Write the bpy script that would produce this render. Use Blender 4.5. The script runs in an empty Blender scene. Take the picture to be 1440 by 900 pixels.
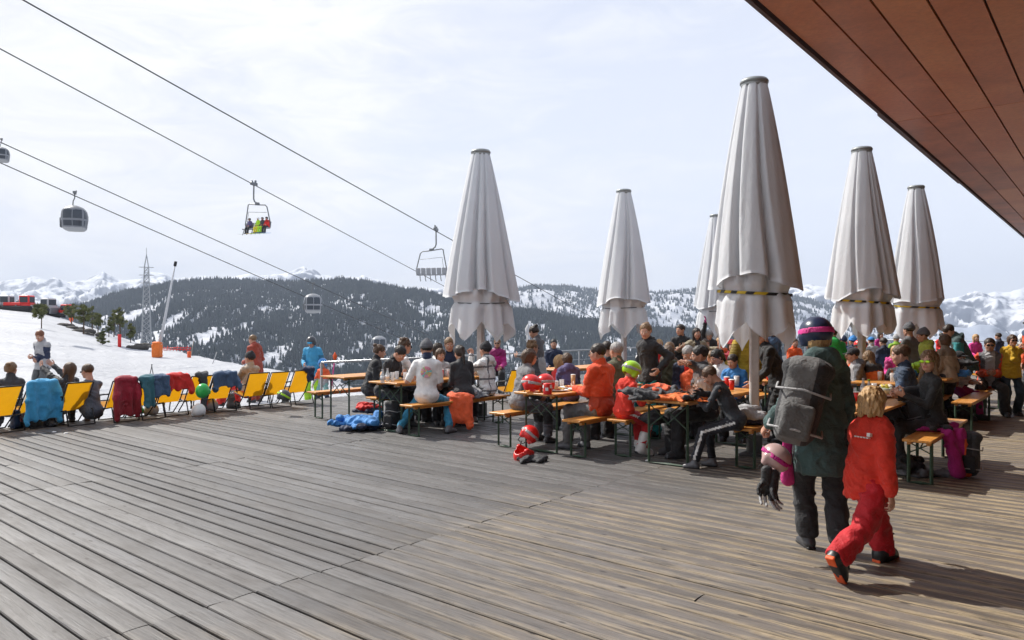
import bpy, math, random
import numpy as np
from mathutils import Vector, Matrix
rng = random.Random(7)
PI = math.pi
scene = bpy.context.scene
COL = scene.collection
V = lambda *a: np.array(a, dtype=float)

# ------------------------------------------------------------------ camera maths
F = 1032.0; HY = 456.0; CX = 720.0; H = 1.65
UU = np.array([.641, .768]); VV = np.array([-.768, .641])
def dk(a, b, z=0.0):
    p = UU * a + VV * b
    return V(p[0], p[1], z)
def at(px, py, Y):
    """point seen at pixel (px,py) of the 1440x900 frame, Y metres in front of the camera"""
    return V((px - CX) / F * Y, Y, H - (py - HY) / F * Y)
def atz(px, py, z=0.0):
    Y = (H - z) * F / (py - HY)
    return V((px - CX) / F * Y, Y, z)
def row_a(px, b):
    r = (px - CX) / F
    # X = .641a-.768b ; Y=.768a+.641b
    return (.768 * b + r * .641 * b) / (.641 - r * .768)

# ------------------------------------------------------------------ object helpers
def link(o): COL.objects.link(o); return o
def tag(o, label=None, cat=None, group=None, kind=None):
    if label: o['label'] = label
    if cat: o['category'] = cat
    if group: o['group'] = group
    if kind: o['kind'] = kind
    return o
def empty(name, loc=(0, 0, 0), rz=0.0, label=None, cat=None, group=None):
    o = bpy.data.objects.new(name, None); link(o)
    o.empty_display_size = .1
    o.location = tuple(float(c) for c in loc); o.rotation_euler = (0, 0, rz)
    return tag(o, label, cat, group)
def mesh_obj(name, v, f, mat=None, parent=None, midx=None, smooth=True, loc=None):
    """v (n,3); f (m,4) or (m,3) array or list of lists"""
    me = bpy.data.meshes.new(name)
    v = np.asarray(v, dtype=np.float32)
    if isinstance(f, np.ndarray):
        m, k = f.shape
        me.vertices.add(len(v)); me.vertices.foreach_set('co', v.ravel())
        me.loops.add(m * k); me.loops.foreach_set('vertex_index', f.astype(np.int32).ravel())
        me.polygons.add(m); me.polygons.foreach_set('loop_start', np.arange(0, m * k, k, dtype=np.int32))
        me.polygons.foreach_set('loop_total', np.full(m, k, dtype=np.int32))
    else:
        me.from_pydata([tuple(map(float, p)) for p in v], [], [tuple(q) for q in f])
    if mat is not None:
        for mm in (mat if isinstance(mat, (list, tuple)) else [mat]): me.materials.append(mm)
    if midx is not None: me.polygons.foreach_set('material_index', np.asarray(midx, dtype=np.int32))
    me.polygons.foreach_set('use_smooth', np.full(len(me.polygons), bool(smooth)))
    me.update(calc_edges=True)
    o = bpy.data.objects.new(name, me); link(o)
    if parent is not None: o.parent = parent
    if loc is not None: o.location = tuple(float(c) for c in loc)
    return o
def copy_tree(o, parent=None):
    c = o.copy(); link(c)
    if parent is not None: c.parent = parent
    for ch in list(o.children): copy_tree(ch, c)
    return c

class MB:
    """collects simple solids into one mesh"""
    def __init__(s): s.v = []; s.f = []; s.m = []
    def add(s, v, f, m=0):
        n = len(s.v); s.v += [tuple(map(float, p)) for p in v]; s.f += [tuple(n + i for i in q) for q in f]; s.m += [m] * len(f)
    def box(s, c, h, R=None, m=0, bev=0.0):
        c = np.array(c, float); hx, hy, hz = h
        R = np.eye(3) if R is None else np.array(R)
        if bev <= 0:
            pts = [c + R @ V(x * hx, y * hy, z * hz) for x in (-1, 1) for y in (-1, 1) for z in (-1, 1)]
            s.add(pts, [(0, 1, 3, 2), (4, 6, 7, 5), (0, 4, 5, 1), (2, 3, 7, 6), (0, 2, 6, 4), (1, 5, 7, 3)], m); return
        b = bev; rings = []
        for z, ins in ((-hz, b), (-hz + b, 0), (hz - b, 0), (hz, b)):
            x, y = hx - ins, hy - ins
            rings.append([c + R @ V(*q, z) for q in ((-x + b * (ins == 0), -y), (x - b * (ins == 0), -y), (x, -y + b * (ins == 0)), (x, y - b * (ins == 0)), (x - b * (ins == 0), y), (-x + b * (ins == 0), y), (-x, y - b * (ins == 0)), (-x, -y + b * (ins == 0)))])
        pts = [p for r in rings for p in r]; f = []
        for k in range(3):
            for i in range(8): f.append((k * 8 + i, k * 8 + (i + 1) % 8, (k + 1) * 8 + (i + 1) % 8, (k + 1) * 8 + i))
        f.append(tuple(range(7, -1, -1))); f.append(tuple(range(24, 32)))
        s.add(pts, f, m)
    def tube(s, pts, r, n=8, m=0, cap=True):
        pts = [np.array(p, float) for p in pts]
        rs = r if isinstance(r, (list, tuple)) else [r] * len(pts)
        P = []; f = []; up = None
        for i, p in enumerate(pts):
            d = pts[min(i + 1, len(pts) - 1)] - pts[max(i - 1, 0)]; d = d / (np.linalg.norm(d) + 1e-9)
            if up is None: up = V(0, 0, 1) if abs(d[2]) < .9 else V(1, 0, 0)
            a = np.cross(d, up); a /= np.linalg.norm(a) + 1e-9; b2 = np.cross(a, d); up = b2
            for k in range(n):
                t = 2 * PI * k / n; P.append(p + rs[i] * (math.cos(t) * a + math.sin(t) * b2))
        for i in range(len(pts) - 1):
            for k in range(n): f.append((i * n + k, i * n + (k + 1) % n, (i + 1) * n + (k + 1) % n, (i + 1) * n + k))
        if cap: f.append(tuple(range(n - 1, -1, -1))); f.append(tuple(range((len(pts) - 1) * n, len(pts) * n)))
        s.add(P, f, m)
    def lathe(s, prof, c=(0, 0, 0), n=16, m=0, R=None):
        """prof: list of (r,z)"""
        c = np.array(c, float); R = np.eye(3) if R is None else np.array(R); P = []; f = []
        for r, z in prof:
            for k in range(n): P.append(c + R @ V(r * math.cos(2 * PI * k / n), r * math.sin(2 * PI * k / n), z))
        for i in range(len(prof) - 1):
            for k in range(n): f.append((i * n + k, i * n + (k + 1) % n, (i + 1) * n + (k + 1) % n, (i + 1) * n + k))
        f.append(tuple(range(n - 1, -1, -1))); f.append(tuple(range((len(prof) - 1) * n, len(prof) * n)))
        s.add(P, f, m)
    def build(s, name, mat, parent=None, smooth=False, loc=None):
        o = mesh_obj(name, s.v, s.f, mat, parent, s.m if isinstance(mat, (list, tuple)) else None, smooth, loc)
        return o
def rotz(t): c, s_ = math.cos(t), math.sin(t); return np.array([[c, -s_, 0], [s_, c, 0], [0, 0, 1.]])
def rotx(t): c, s_ = math.cos(t), math.sin(t); return np.array([[1., 0, 0], [0, c, -s_], [0, s_, c]])
def roty(t): c, s_ = math.cos(t), math.sin(t); return np.array([[c, 0, s_], [0, 1., 0], [-s_, 0, c]])
D2R = PI / 180

# ------------------------------------------------------------------ noise
def _hash(ix, iy, iz, seed):
    h = (ix * 374761393 + iy * 668265263 + iz * 2147483647 + seed * 974711) & 0xffffffff
    h = ((h ^ (h >> 13)) * 1274126177) & 0xffffffff
    h = ((h ^ (h >> 16)) * 2246822519) & 0xffffffff
    return ((h ^ (h >> 15)) & 0xffff) / 65535.0
def vnoise(p, seed=0):
    p = np.asarray(p, float); i = np.floor(p).astype(np.int64); f = p - i; f = f * f * (3 - 2 * f)
    r = 0
    for dx in (0, 1):
        for dy in (0, 1):
            for dz in (0, 1):
                w = (f[..., 0] if dx else 1 - f[..., 0]) * (f[..., 1] if dy else 1 - f[..., 1]) * (f[..., 2] if dz else 1 - f[..., 2])
                r = r + w * _hash(i[..., 0] + dx, i[..., 1] + dy, i[..., 2] + dz, seed)
    return r * 2 - 1
def fbm(p, seed=0, o=4, g=.5):
    r = 0; a = 1
    for k in range(o): r = r + a * vnoise(np.asarray(p) * 2 ** k + k * 7.3, seed + k); a *= g
    return r

# ------------------------------------------------------------------ implicit surfaces
def _surf_nets(D, org, h):
    nx, ny, nz = D.shape
    S = D < 0
    c = [S[dx:nx - 1 + dx, dy:ny - 1 + dy, dz:nz - 1 + dz] for dx in (0, 1) for dy in (0, 1) for dz in (0, 1)]
    cnt = sum(x.astype(np.int8) for x in c)
    mix = (cnt > 0) & (cnt < 8)
    idx = np.argwhere(mix)
    if len(idx) == 0: return np.zeros((0, 3)), np.zeros((0, 4), int)
    vid = np.full(mix.shape, -1, np.int64); vid[mix] = np.arange(len(idx))
    x, y, z = idx.T
    cd = {(dx, dy, dz): D[x + dx, y + dy, z + dz] for dx in (0, 1) for dy in (0, 1) for dz in (0, 1)}
    acc = np.zeros((len(idx), 3)); n = np.zeros(len(idx))
    for ax in range(3):
        o1, o2 = [k for k in range(3) if k != ax]
        for p in (0, 1):
            for q in (0, 1):
                a = [0, 0, 0]; a[o1] = p; a[o2] = q; b = list(a); b[ax] = 1
                da, db = cd[tuple(a)], cd[tuple(b)]
                m = (da < 0) != (db < 0)
                t = np.where(m, da / np.where(m, da - db, 1), 0)
                pt = np.tile(np.array(a, float), (len(idx), 1)); pt[:, ax] = t
                acc += pt * m[:, None]; n += m
    Vt = org + (idx + acc / n[:, None]) * h
    F_ = []
    for ax in range(3):
        sl0 = [slice(1, -1)] * 3; sl0[ax] = slice(0, -1)
        sl1 = [slice(1, -1)] * 3; sl1[ax] = slice(1, None)
        A = S[tuple(sl0)]; B = S[tuple(sl1)]
        for flip in (0, 1):
            m = (A & ~B) if flip == 0 else (~A & B)
            e = np.argwhere(m)
            if len(e) == 0: continue
            off = np.ones(3, int); off[ax] = 0; e = e + off
            o1, o2 = (ax + 1) % 3, (ax + 2) % 3
            d1 = np.zeros(3, int); d1[o1] = 1; d2 = np.zeros(3, int); d2[o2] = 1
            q = [vid[tuple((e - d1 - d2).T)], vid[tuple((e - d2).T)], vid[tuple(e.T)], vid[tuple((e - d1).T)]]
            if flip: q = q[::-1]
            F_.append(np.stack(q, 1))
    return Vt, np.concatenate(F_)

class SDF:
    def __init__(s): s.p = []
    def cap(s, a, b, ra, rb=None, k=.02, flat=None, ax=None, op='u'):
        a = np.array(a, float); b = np.array(b, float); rb = ra if rb is None else rb
        if ax is not None: ax = np.array(ax, float); ax = ax / np.linalg.norm(ax)
        R = max(ra, rb)
        s.p.append(('c', op, k, np.minimum(a, b) - R, np.maximum(a, b) + R, (a, b, ra, rb, flat, ax))); return s
    def ell(s, c, r, k=.02, R=None, op='u'):
        c = np.array(c, float); r = np.array([r] * 3 if np.isscalar(r) else r, float); m = max(r)
        e = m if R is not None else r
        s.p.append(('e', op, k, c - e, c + e, (c, r, R))); return s
    def box(s, c, h, r=.01, k=.01, R=None, op='u'):
        c = np.array(c, float); h = np.array(h, float)
        e = np.linalg.norm(h) if R is not None else h
        s.p.append(('b', op, k, c - e, c + e, (c, h, r, R))); return s
    def mesh(s, h=.012, disp=None):
        us = [q for q in s.p if q[1] == 'u']
        lo = np.min([q[3] for q in us], 0) - 3 * h; hi = np.max([q[4] for q in us], 0) + 3 * h
        n = np.ceil((hi - lo) / h).astype(int) + 1
        D = np.full(n, 1.0, np.float32)
        g = [lo[i] + np.arange(n[i]) * h for i in range(3)]
        for t, op, k, a, b, q in s.p:
            mg = k + 2.5 * h
            if op == 'i': i0 = np.zeros(3, int); i1 = n
            else:
                i0 = np.maximum(0, np.floor((a - mg - lo) / h).astype(int)); i1 = np.minimum(n, np.ceil((b + mg - lo) / h).astype(int) + 1)
            if (i1 <= i0).any(): continue
            X = g[0][i0[0]:i1[0], None, None]; Y = g[1][None, i0[1]:i1[1], None]; Z = g[2][None, None, i0[2]:i1[2]]
            if t == 'c':
                A, B, ra, rb, flat, ax = q
                px, py, pz = X - A[0], Y - A[1], Z - A[2]; sc = 1.0
                ba = B - A
                if flat is not None:
                    dt = px * ax[0] + py * ax[1] + pz * ax[2]; w = (1 / flat - 1)
                    px = px + w * dt * ax[0]; py = py + w * dt * ax[1]; pz = pz + w * dt * ax[2]
                    ba = ba + w * (ba @ ax) * ax; sc = min(1, flat) ** .5
                L2 = ba @ ba + 1e-12
                tt = np.clip((px * ba[0] + py * ba[1] + pz * ba[2]) / L2, 0, 1)
                d = np.sqrt((px - tt * ba[0]) ** 2 + (py - tt * ba[1]) ** 2 + (pz - tt * ba[2]) ** 2) - (ra + (rb - ra) * tt)
                d = d * sc
            else:
                C = q[0]; px, py, pz = np.broadcast_arrays(X - C[0], Y - C[1], Z - C[2])
                R = q[-1]
                if R is not None:
                    px, py, pz = (R[0, 0] * px + R[1, 0] * py + R[2, 0] * pz, R[0, 1] * px + R[1, 1] * py + R[2, 1] * pz, R[0, 2] * px + R[1, 2] * py + R[2, 2] * pz)
                if t == 'e':
                    r = q[1]; k0 = np.sqrt((px / r[0]) ** 2 + (py / r[1]) ** 2 + (pz / r[2]) ** 2)
                    k1 = np.sqrt((px / r[0] ** 2) ** 2 + (py / r[1] ** 2) ** 2 + (pz / r[2] ** 2) ** 2) + 1e-9
                    d = k0 * (k0 - 1) / k1
                    d = np.where(k0 < .02, -min(r), d)
                else:
                    hh, r = q[1], q[2]
                    qx, qy, qz = np.abs(px) - hh[0] + r, np.abs(py) - hh[1] + r, np.abs(pz) - hh[2] + r
                    d = np.sqrt(np.maximum(qx, 0) ** 2 + np.maximum(qy, 0) ** 2 + np.maximum(qz, 0) ** 2) + np.minimum(np.maximum(qx, np.maximum(qy, qz)), 0) - r
            sl = tuple(slice(i0[i], i1[i]) for i in range(3)); E = D[sl]
            if op == 'u':
                hh_ = np.maximum(k - np.abs(E - d), 0) / max(k, 1e-6); D[sl] = np.minimum(E, d) - hh_ * hh_ * k * .25
            elif op == 's':
                hh_ = np.maximum(k - np.abs(E + d), 0) / max(k, 1e-6); D[sl] = np.maximum(E, -d) + hh_ * hh_ * k * .25
            else: D[sl] = np.maximum(E, d)
        D[0] = D[-1] = 1; D[:, 0] = D[:, -1] = 1; D[:, :, 0] = D[:, :, -1] = 1
        v, f = _surf_nets(D, lo, h)
        if disp is not None and len(v):
            nrm = vnormals(v, f); v = v + nrm * np.asarray(disp(v))[:, None]
        return v, f
def vnormals(v, f):
    fn = np.cross(v[f[:, 2]] - v[f[:, 0]], v[f[:, 3 % f.shape[1]]] - v[f[:, 1]])
    n = np.zeros_like(v)
    for k in range(f.shape[1]):
        for c in range(3): n[:, c] += np.bincount(f[:, k], fn[:, c], len(v))
    return n / (np.linalg.norm(n, axis=1)[:, None] + 1e-9)
# ------------------------------------------------------------------ materials
MC = {}
def srgb(r, g, b):
    f = lambda c: (c / 255 / 12.92) if c / 255 <= .04045 else ((c / 255 + .055) / 1.055) ** 2.4
    return (f(r), f(g), f(b))
def base_mat(name, col, rough=.7, metal=0, spec=.5):
    m = bpy.data.materials.new(name); m.use_nodes = True; nt = m.node_tree
    b = nt.nodes['Principled BSDF']; b.inputs['Base Color'].default_value = (*col, 1); b.inputs['Roughness'].default_value = rough
    b.inputs['Metallic'].default_value = metal; b.inputs['Specular IOR Level'].default_value = spec
    return m, nt, b
def N(nt, t, **kw):
    n = nt.nodes.new(t)
    for k, v in kw.items():
        if k in n.inputs.keys() if hasattr(n.inputs, 'keys') else False: n.inputs[k].default_value = v
        else: setattr(n, k, v)
    return n
def texco(nt, kind='Object', scale=(1, 1, 1)):
    t = nt.nodes.new('ShaderNodeTexCoord'); m = nt.nodes.new('ShaderNodeMapping'); m.inputs['Scale'].default_value = scale
    nt.links.new(t.outputs[kind], m.inputs['Vector']); return m.outputs['Vector']
def noise(nt, vec, scale, detail=4, rough=.55, dist=0):
    n = nt.nodes.new('ShaderNodeTexNoise'); n.inputs['Scale'].default_value = scale; n.inputs['Detail'].default_value = detail
    n.inputs['Roughness'].default_value = rough; n.inputs['Distortion'].default_value = dist
    nt.links.new(vec, n.inputs['Vector']); return n.outputs['Fac']
def ramp(nt, fac, stops):
    r = nt.nodes.new('ShaderNodeValToRGB'); e = r.color_ramp.elements
    while len(e) < len(stops): e.new(.5)
    for i, (p, c) in enumerate(stops):
        e[i].position = p; e[i].color = (*c, 1) if len(c) == 3 else c
    nt.links.new(fac, r.inputs['Fac']); return r.outputs['Color']
def mixc(nt, fac, a, b, mode='MIX'):
    m = nt.nodes.new('ShaderNodeMix'); m.data_type = 'RGBA'; m.blend_type = mode
    for s, x in ((0, fac), (6, a), (7, b)):
        if hasattr(x, 'links') or hasattr(x, 'is_linked'): nt.links.new(x, m.inputs[s])
        elif isinstance(x, (tuple, list)): m.inputs[s].default_value = (*x, 1) if len(x) == 3 else x
        else: m.inputs[s].default_value = x
    return m.outputs[2]
def mth(nt, op, a, b=None, c=None):
    m = nt.nodes.new('ShaderNodeMath'); m.operation = op
    for i, x in enumerate((a, b, c)):
        if x is None: continue
        if hasattr(x, 'is_linked'): nt.links.new(x, m.inputs[i])
        else: m.inputs[i].default_value = x
    return m.outputs[0]
def bump(nt, b, h, strength=.3, dist=.01, prev=None):
    n = nt.nodes.new('ShaderNodeBump'); n.inputs['Strength'].default_value = strength; n.inputs['Distance'].default_value = dist
    nt.links.new(h, n.inputs['Height'])
    if prev is not None: nt.links.new(prev, n.inputs['Normal'])
    nt.links.new(n.outputs['Normal'], b.inputs['Normal']); return n.outputs['Normal']
def cloth(col, rough=.75, quilt=0, sheen=.1, name='cloth'):
    key = ('cl', tuple(round(c, 3) for c in col), rough, quilt)
    if key in MC: return MC[key]
    m, nt, b = base_mat(name, col, rough)
    v = texco(nt)
    n1 = noise(nt, v, 9, 3)
    c = ramp(nt, n1, [(.3, tuple(x * .82 for x in col)), (.7, tuple(min(1, x * 1.12) for x in col))])
    nt.links.new(c, b.inputs['Base Color'])
    w = noise(nt, v, 22, 4, .6, 1.2); nn = bump(nt, b, w, .6, .025)
    if quilt:
        wv = nt.nodes.new('ShaderNodeTexWave'); wv.wave_type = 'BANDS'; wv.bands_direction = 'Z'; wv.inputs['Scale'].default_value = quilt
        wv.inputs['Distortion'].default_value = .6
        nt.links.new(v, wv.inputs['Vector']); bump(nt, b, wv.outputs['Fac'], .8, .03, nn)
    b.inputs['Sheen Weight'].default_value = sheen
    MC[key] = m; return m
def skin(col=(.50, .28, .19)):
    key = ('sk', col)
    if key in MC: return MC[key]
    m, nt, b = base_mat('skin', col, .5)
    v = texco(nt); c = ramp(nt, noise(nt, v, 25, 3), [(.3, (col[0] * .9, col[1] * .82, col[2] * .8)), (.7, tuple(min(1, x * 1.08) for x in col))])
    nt.links.new(c, b.inputs['Base Color']); b.inputs['Subsurface Weight'].default_value = .0
    MC[key] = m; return m
def hairm(col):
    key = ('h', col)
    if key in MC: return MC[key]
    m, nt, b = base_mat('hair', col, .5)
    v = texco(nt, 'Object', (1, 1, .15)); n = noise(nt, v, 130, 3, .6, .4)
    nt.links.new(ramp(nt, n, [(.3, tuple(x * .55 for x in col)), (.7, tuple(min(1, x * 1.35) for x in col))]), b.inputs['Base Color'])
    bump(nt, b, n, .6, .004); MC[key] = m; return m
def plain(col, rough=.5, metal=0, name='paint', var=.12, nscale=14):
    key = ('p', tuple(round(c, 3) for c in col), rough, metal)
    if key in MC: return MC[key]
    m, nt, b = base_mat(name, col, rough, metal)
    c = ramp(nt, noise(nt, texco(nt), nscale, 4), [(.3, tuple(x * (1 - var) for x in col)), (.7, tuple(min(1, x * (1 + var)) for x in col))])
    nt.links.new(c, b.inputs['Base Color']); MC[key] = m; return m
def glassy(col, rough=.05, alpha=.35, name='glass'):
    key = ('g', col, alpha)
    if key in MC: return MC[key]
    m, nt, b = base_mat(name, col, rough); b.inputs['Alpha'].default_value = alpha; MC[key] = m; return m
C = dict(black=(.022, .023, .027), char=(.055, .058, .066), grey=(.13, .135, .15), lgrey=(.42, .42, .43), white=(.84, .84, .83), red=(.72, .022, .018), dred=(.30, .012, .02),
         orange=(.78, .10, .012), neon=(.88, .13, .035), rust=(.34, .05, .025), yellow=(.62, .38, .015), mustard=(.42, .28, .01), lime=(.42, .75, .03), green=(.03, .42, .08),
         olive=(.10, .10, .055), teal=(.035, .30, .33), dteal=(.045, .085, .09), blue=(.05, .25, .62), sky=(.06, .38, .66), navy=(.018, .03, .075), purple=(.10, .08, .20),
         pink=(.75, .05, .30), magenta=(.45, .01, .20), khaki=(.28, .24, .16), beige=(.42, .34, .25), brown=(.10, .055, .03), denim=(.06, .11, .2), burg=(.35,.01,.03))
SK = [(.52, .29, .20), (.46, .25, .165), (.58, .35, .26)]
HR = dict(black=(.012, .009, .008), dark=(.03, .018, .012), brown=(.085, .045, .022), lbrown=(.19, .11, .05), blond=(.50, .31, .14), grey=(.32, .31, .30), red=(.20, .07, .03))
M_eye = plain((.75, .73, .70), .3, name='eye_white', var=.02); M_iris = plain((.03, .02, .015), .2, name='iris')
M_lip = plain((.42, .15, .12), .5, name='lips'); M_metal = plain((.32, .33, .34), .4, .7, name='metal')
M_blackmetal = plain((.015, .015, .017), .45, .2, name='black_metal'); M_bplastic = plain((.012, .012, .014), .4, name='black_plastic')
# ------------------------------------------------------------------ head, hair, hand, boot templates
def head_sdf(male=True, child=False):
    s = SDF()
    s.ell((0, -.014, .030), (.076, .096, .084), .02)
    s.ell((0, .022, -.035), (.058, .068, .080) if not child else (.062, .066, .070), .03)
    s.ell((0, .055, -.088), (.026 if male else .021, .024, .020), .03)
    for x in (-1, 1):
        s.ell((x * .036, .050, -.034), (.026, .028, .026), .02)
        s.cap((x * .050, .0, -.055), (x * .022, .05, -.088), .018, .016, .025)
        s.ell((x * .078, -.010, -.012), (.008, .017, .029), .006)
        s.ell((x * .011, .098, -.032), (.008, .009, .007), .006)
    s.cap((-.034, .074, .018), (.034, .074, .018), .012, k=.015)
    s.cap((0, .084, .006), (0, .106, -.028), .007, .011, .01)
    for x in (-1, 1): s.ell((x * .031, .100, -.001), (.018, .015, .011), .012, op='s')
    s.cap((-.017, .086, -.054), (.017, .086, -.054), .0075, k=.008)
    s.cap((-.014, .086, -.065), (.014, .086, -.065), .0085, k=.008)
    s.cap((-.02, .099, -.0595), (.02, .099, -.0595), .0035, k=.003, op='s')
    s.cap((0, -.026, -.05), (0, -.040, -.15), .052 if male else .045, .056 if male else .048, .03)
    return s
def build_head(h, **kw):
    v, f = head_sdf(**kw).mesh(h)
    c = v[f].mean(1)
    mi = np.zeros(len(f), int)
    lip = (np.abs(c[:, 0]) < .021) & (c[:, 2] < -.049) & (c[:, 2] > -.071) & (c[:, 1] > .086)
    mi[lip] = 1
    vs = [v]; fs = [f]; ms = [mi]; n = len(v)
    def add(sd, hh, m):
        nonlocal n
        a, b = sd.mesh(hh); vs.append(a); fs.append(b + n); ms.append(np.full(len(b), m)); n += len(a)
    for x in (-1, 1):
        add(SDF().ell((x * .031, .078, -.001), (.0135, .0120, .0095)), max(h * .6, .003), 2)
        add(SDF().ell((x * .031, .0865, -.001), (.0058, .0052, .0058)), max(h * .5, .0022), 3)
        add(SDF().cap((x * .016, .088, .017), (x * .046, .080, .019), .0042, .003), max(h * .5, .0025), 4)
    return np.concatenate(vs), np.concatenate(fs), np.concatenate(ms)
HEADS = {}
def head_mesh(lod, male, child):
    k = (lod, male, child)
    if k not in HEADS: HEADS[k] = build_head((.0042, .0065, .010)[lod], male=male, child=child)
    return HEADS[k]
HAIRS = {}
def hair_mesh(style, lod):
    k = (style, lod)
    if k in HAIRS: return HAIRS[k]
    s = SDF()
    if style != 'none':
        s.ell((0, -.020, .036), (.086, .102, .090), .02)
        if style in ('long', 'longwavy', 'bob', 'under', 'pony', 'bun'):
            s.ell((0, -.045, -.01), (.082, .078, .085), .03)
        if style in ('long', 'longwavy'):
            for x in (-1, 1):
                s.cap((x * .065, -.015, .0), (x * .085, .02, -.24), .028, .030, .04, flat=.7, ax=(0, 1, 0))
            s.cap((0, -.075, .0), (0, -.085, -.26), .062, .06, .05, flat=.55, ax=(0, 1, 0))
        if style == 'under':
            s.cap((0, -.06, -.02), (0, -.07, -.17), .06, .045, .05, flat=.6, ax=(0, 1, 0))
        if style == 'bob':
            for x in (-1, 1): s.cap((x * .062, -.02, .0), (x * .060, -.01, -.07), .028, .024, .04)
            s.cap((0, -.07, .0), (0, -.06, -.085), .062, .05, .05)
        if style == 'kid':
            s.ell((0, -.045, -.01), (.078, .076, .085), .03)
            for i in range(34):
                r_ = random.Random(i + 90); t = r_.uniform(.15 * PI, .85 * PI) + PI; z_ = r_.uniform(-.10, .03); s.cap((.080 * math.cos(t), -.02 + .092 * math.sin(t), z_ + .03), (.088 * math.cos(t + .1), -.02 + .098 * math.sin(t + .1), z_ - .015), .017, .011, .010)
        if style == 'pony':
            s.ell((0, -.125, .04), .028, .02); s.cap((0, -.13, .03), (0, -.12, -.22), .032, .018, .03)
        if style == 'bun': s.ell((0, -.11, .085), (.040, .038, .036), .012)
        if style == 'curly':
            for i in range(26):
                r_ = random.Random(i); t = r_.uniform(0, 2 * PI); p = r_.uniform(-.1, 1.3)
                s.ell((.085 * math.cos(t) * math.cos(p), -.025 + .1 * math.sin(t) * math.cos(p), .04 + .09 * math.sin(p)), .024, .012)
        if style in ('long', 'longwavy', 'bob', 'pony', 'under', 'kid'):
            s.ell((0, .125, -.075), (.064, .12, .105), .02, op='s')
        else:
            s.ell((0, .115, -.065), (.080, .115, .105), .02, op='s'); s.box((0, .03, -.17), (.2, .2, .125), .02, .02, op='s')
            for x in (-1, 1): s.ell((x * .09, .0, -.03), (.03, .045, .045), .015, op='s')
    amp = {'curly': .008, 'longwavy': .008, 'bob': .007, 'kid': .008}.get(style, .0045)
    def dp(v):
        return amp * (fbm(v * (np.array([90, 60, 30]) if style != 'curly' else 60.), 3, 3))
    HAIRS[k] = s.mesh((.005, .0075, .011)[lod], dp); return HAIRS[k]
GEAR = {}
def gear_mesh(kind, lod=1):
    k = (kind, lod)
    if k in GEAR: return GEAR[k]
    h = (.006, .008, .011)[lod]
    s = SDF()
    if kind == 'helmet':
        s.ell((0, -.012, .038), (.117, .136, .118), .02)
        for x in (-1, 1): s.cap((x * .094, .005, .0), (x * .086, -.005, -.05), .031, .030, .03)
        s.ell((0, .10, -.062), (.085, .11, .110), .012, op='s')
        s.ell((0, -.012, -.02), (.078, .10, .10), .006, op='s'); s.box((0, 0, -.16), (.2, .2, .09), .01, .015, op='s')
        s.ell((0, -.06, -.10), (.07, .1, .08), .02, op='s')
        for i in range(5): s.cap(((i - 2) * .030, -.06, .148), ((i - 2) * .030, .01, .160), .004, k=.004, op='s')
    elif kind == 'strap':
        s.ell((0, -.012, .038), (.1240, .1430, .1250), .0)
        s.ell((0, -.012, .038), (.1175, .1365, .1185), .0, op='s')
        s.box((0, 0, .038), (.3, .3, .021), .004, op='i', R=rotx(-6 * D2R)); h = min(h, .007)
    elif kind == 'goggle_lens':
        s.ell((0, .052, .050), (.082, .085, .046), .01); s.ell((0, .03, .05), (.085, .085, .06), .01, op='s')
    elif kind == 'beanie':
        s.ell((0, -.018, .045), (.094, .110, .098), .02); s.cap((0, -.03, .1), (0, -.05, .135), .04, .02, .05)
        s.box((0, 0, -.15), (.3, .3, .165), .01, .01, op='s', R=rotx(8 * D2R)); s.ell((0, .13, -.06), (.09, .08, .085), .01, op='s')
    elif kind == 'beanie_brim':
        s.ell((0, -.018, .040), (.100, .116, .100), .02); s.ell((0, -.018, .04), (.084, .1, .085), .01, op='s')
        s.box((0, 0, .040), (.3, .3, .022), .01, op='i', R=rotx(10 * D2R))
    elif kind == 'cap':
        s.ell((0, -.018, .04), (.092, .108, .092), .02); s.box((0, 0, -.17), (.3, .3, .20), .01, .01, op='s')
        s.ell((0, .10, .046), (.062, .075, .008), .012)
    elif kind == 'glasses':
        for x in (-1, 1):
            s.ell((x * .033, .098, -.001), (.027, .009, .018), .004); s.cap((x * .057, .09, .004), (x * .080, -.0, .004), .0035, k=.004)
        s.cap((-.01, .103, .004), (.01, .103, .004), .004, k=.004); h = min(h, .0045)
    elif kind == 'neckwarmer':
        s.cap((0, -.03, -.10), (0, -.036, -.135), .068, .072, .02); s.ell((0, .01, -.09), (.062, .06, .03), .03)
    GEAR[k] = s.mesh(h) if kind not in ('helmet',) else s.mesh(h)
    return GEAR[k]
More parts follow.
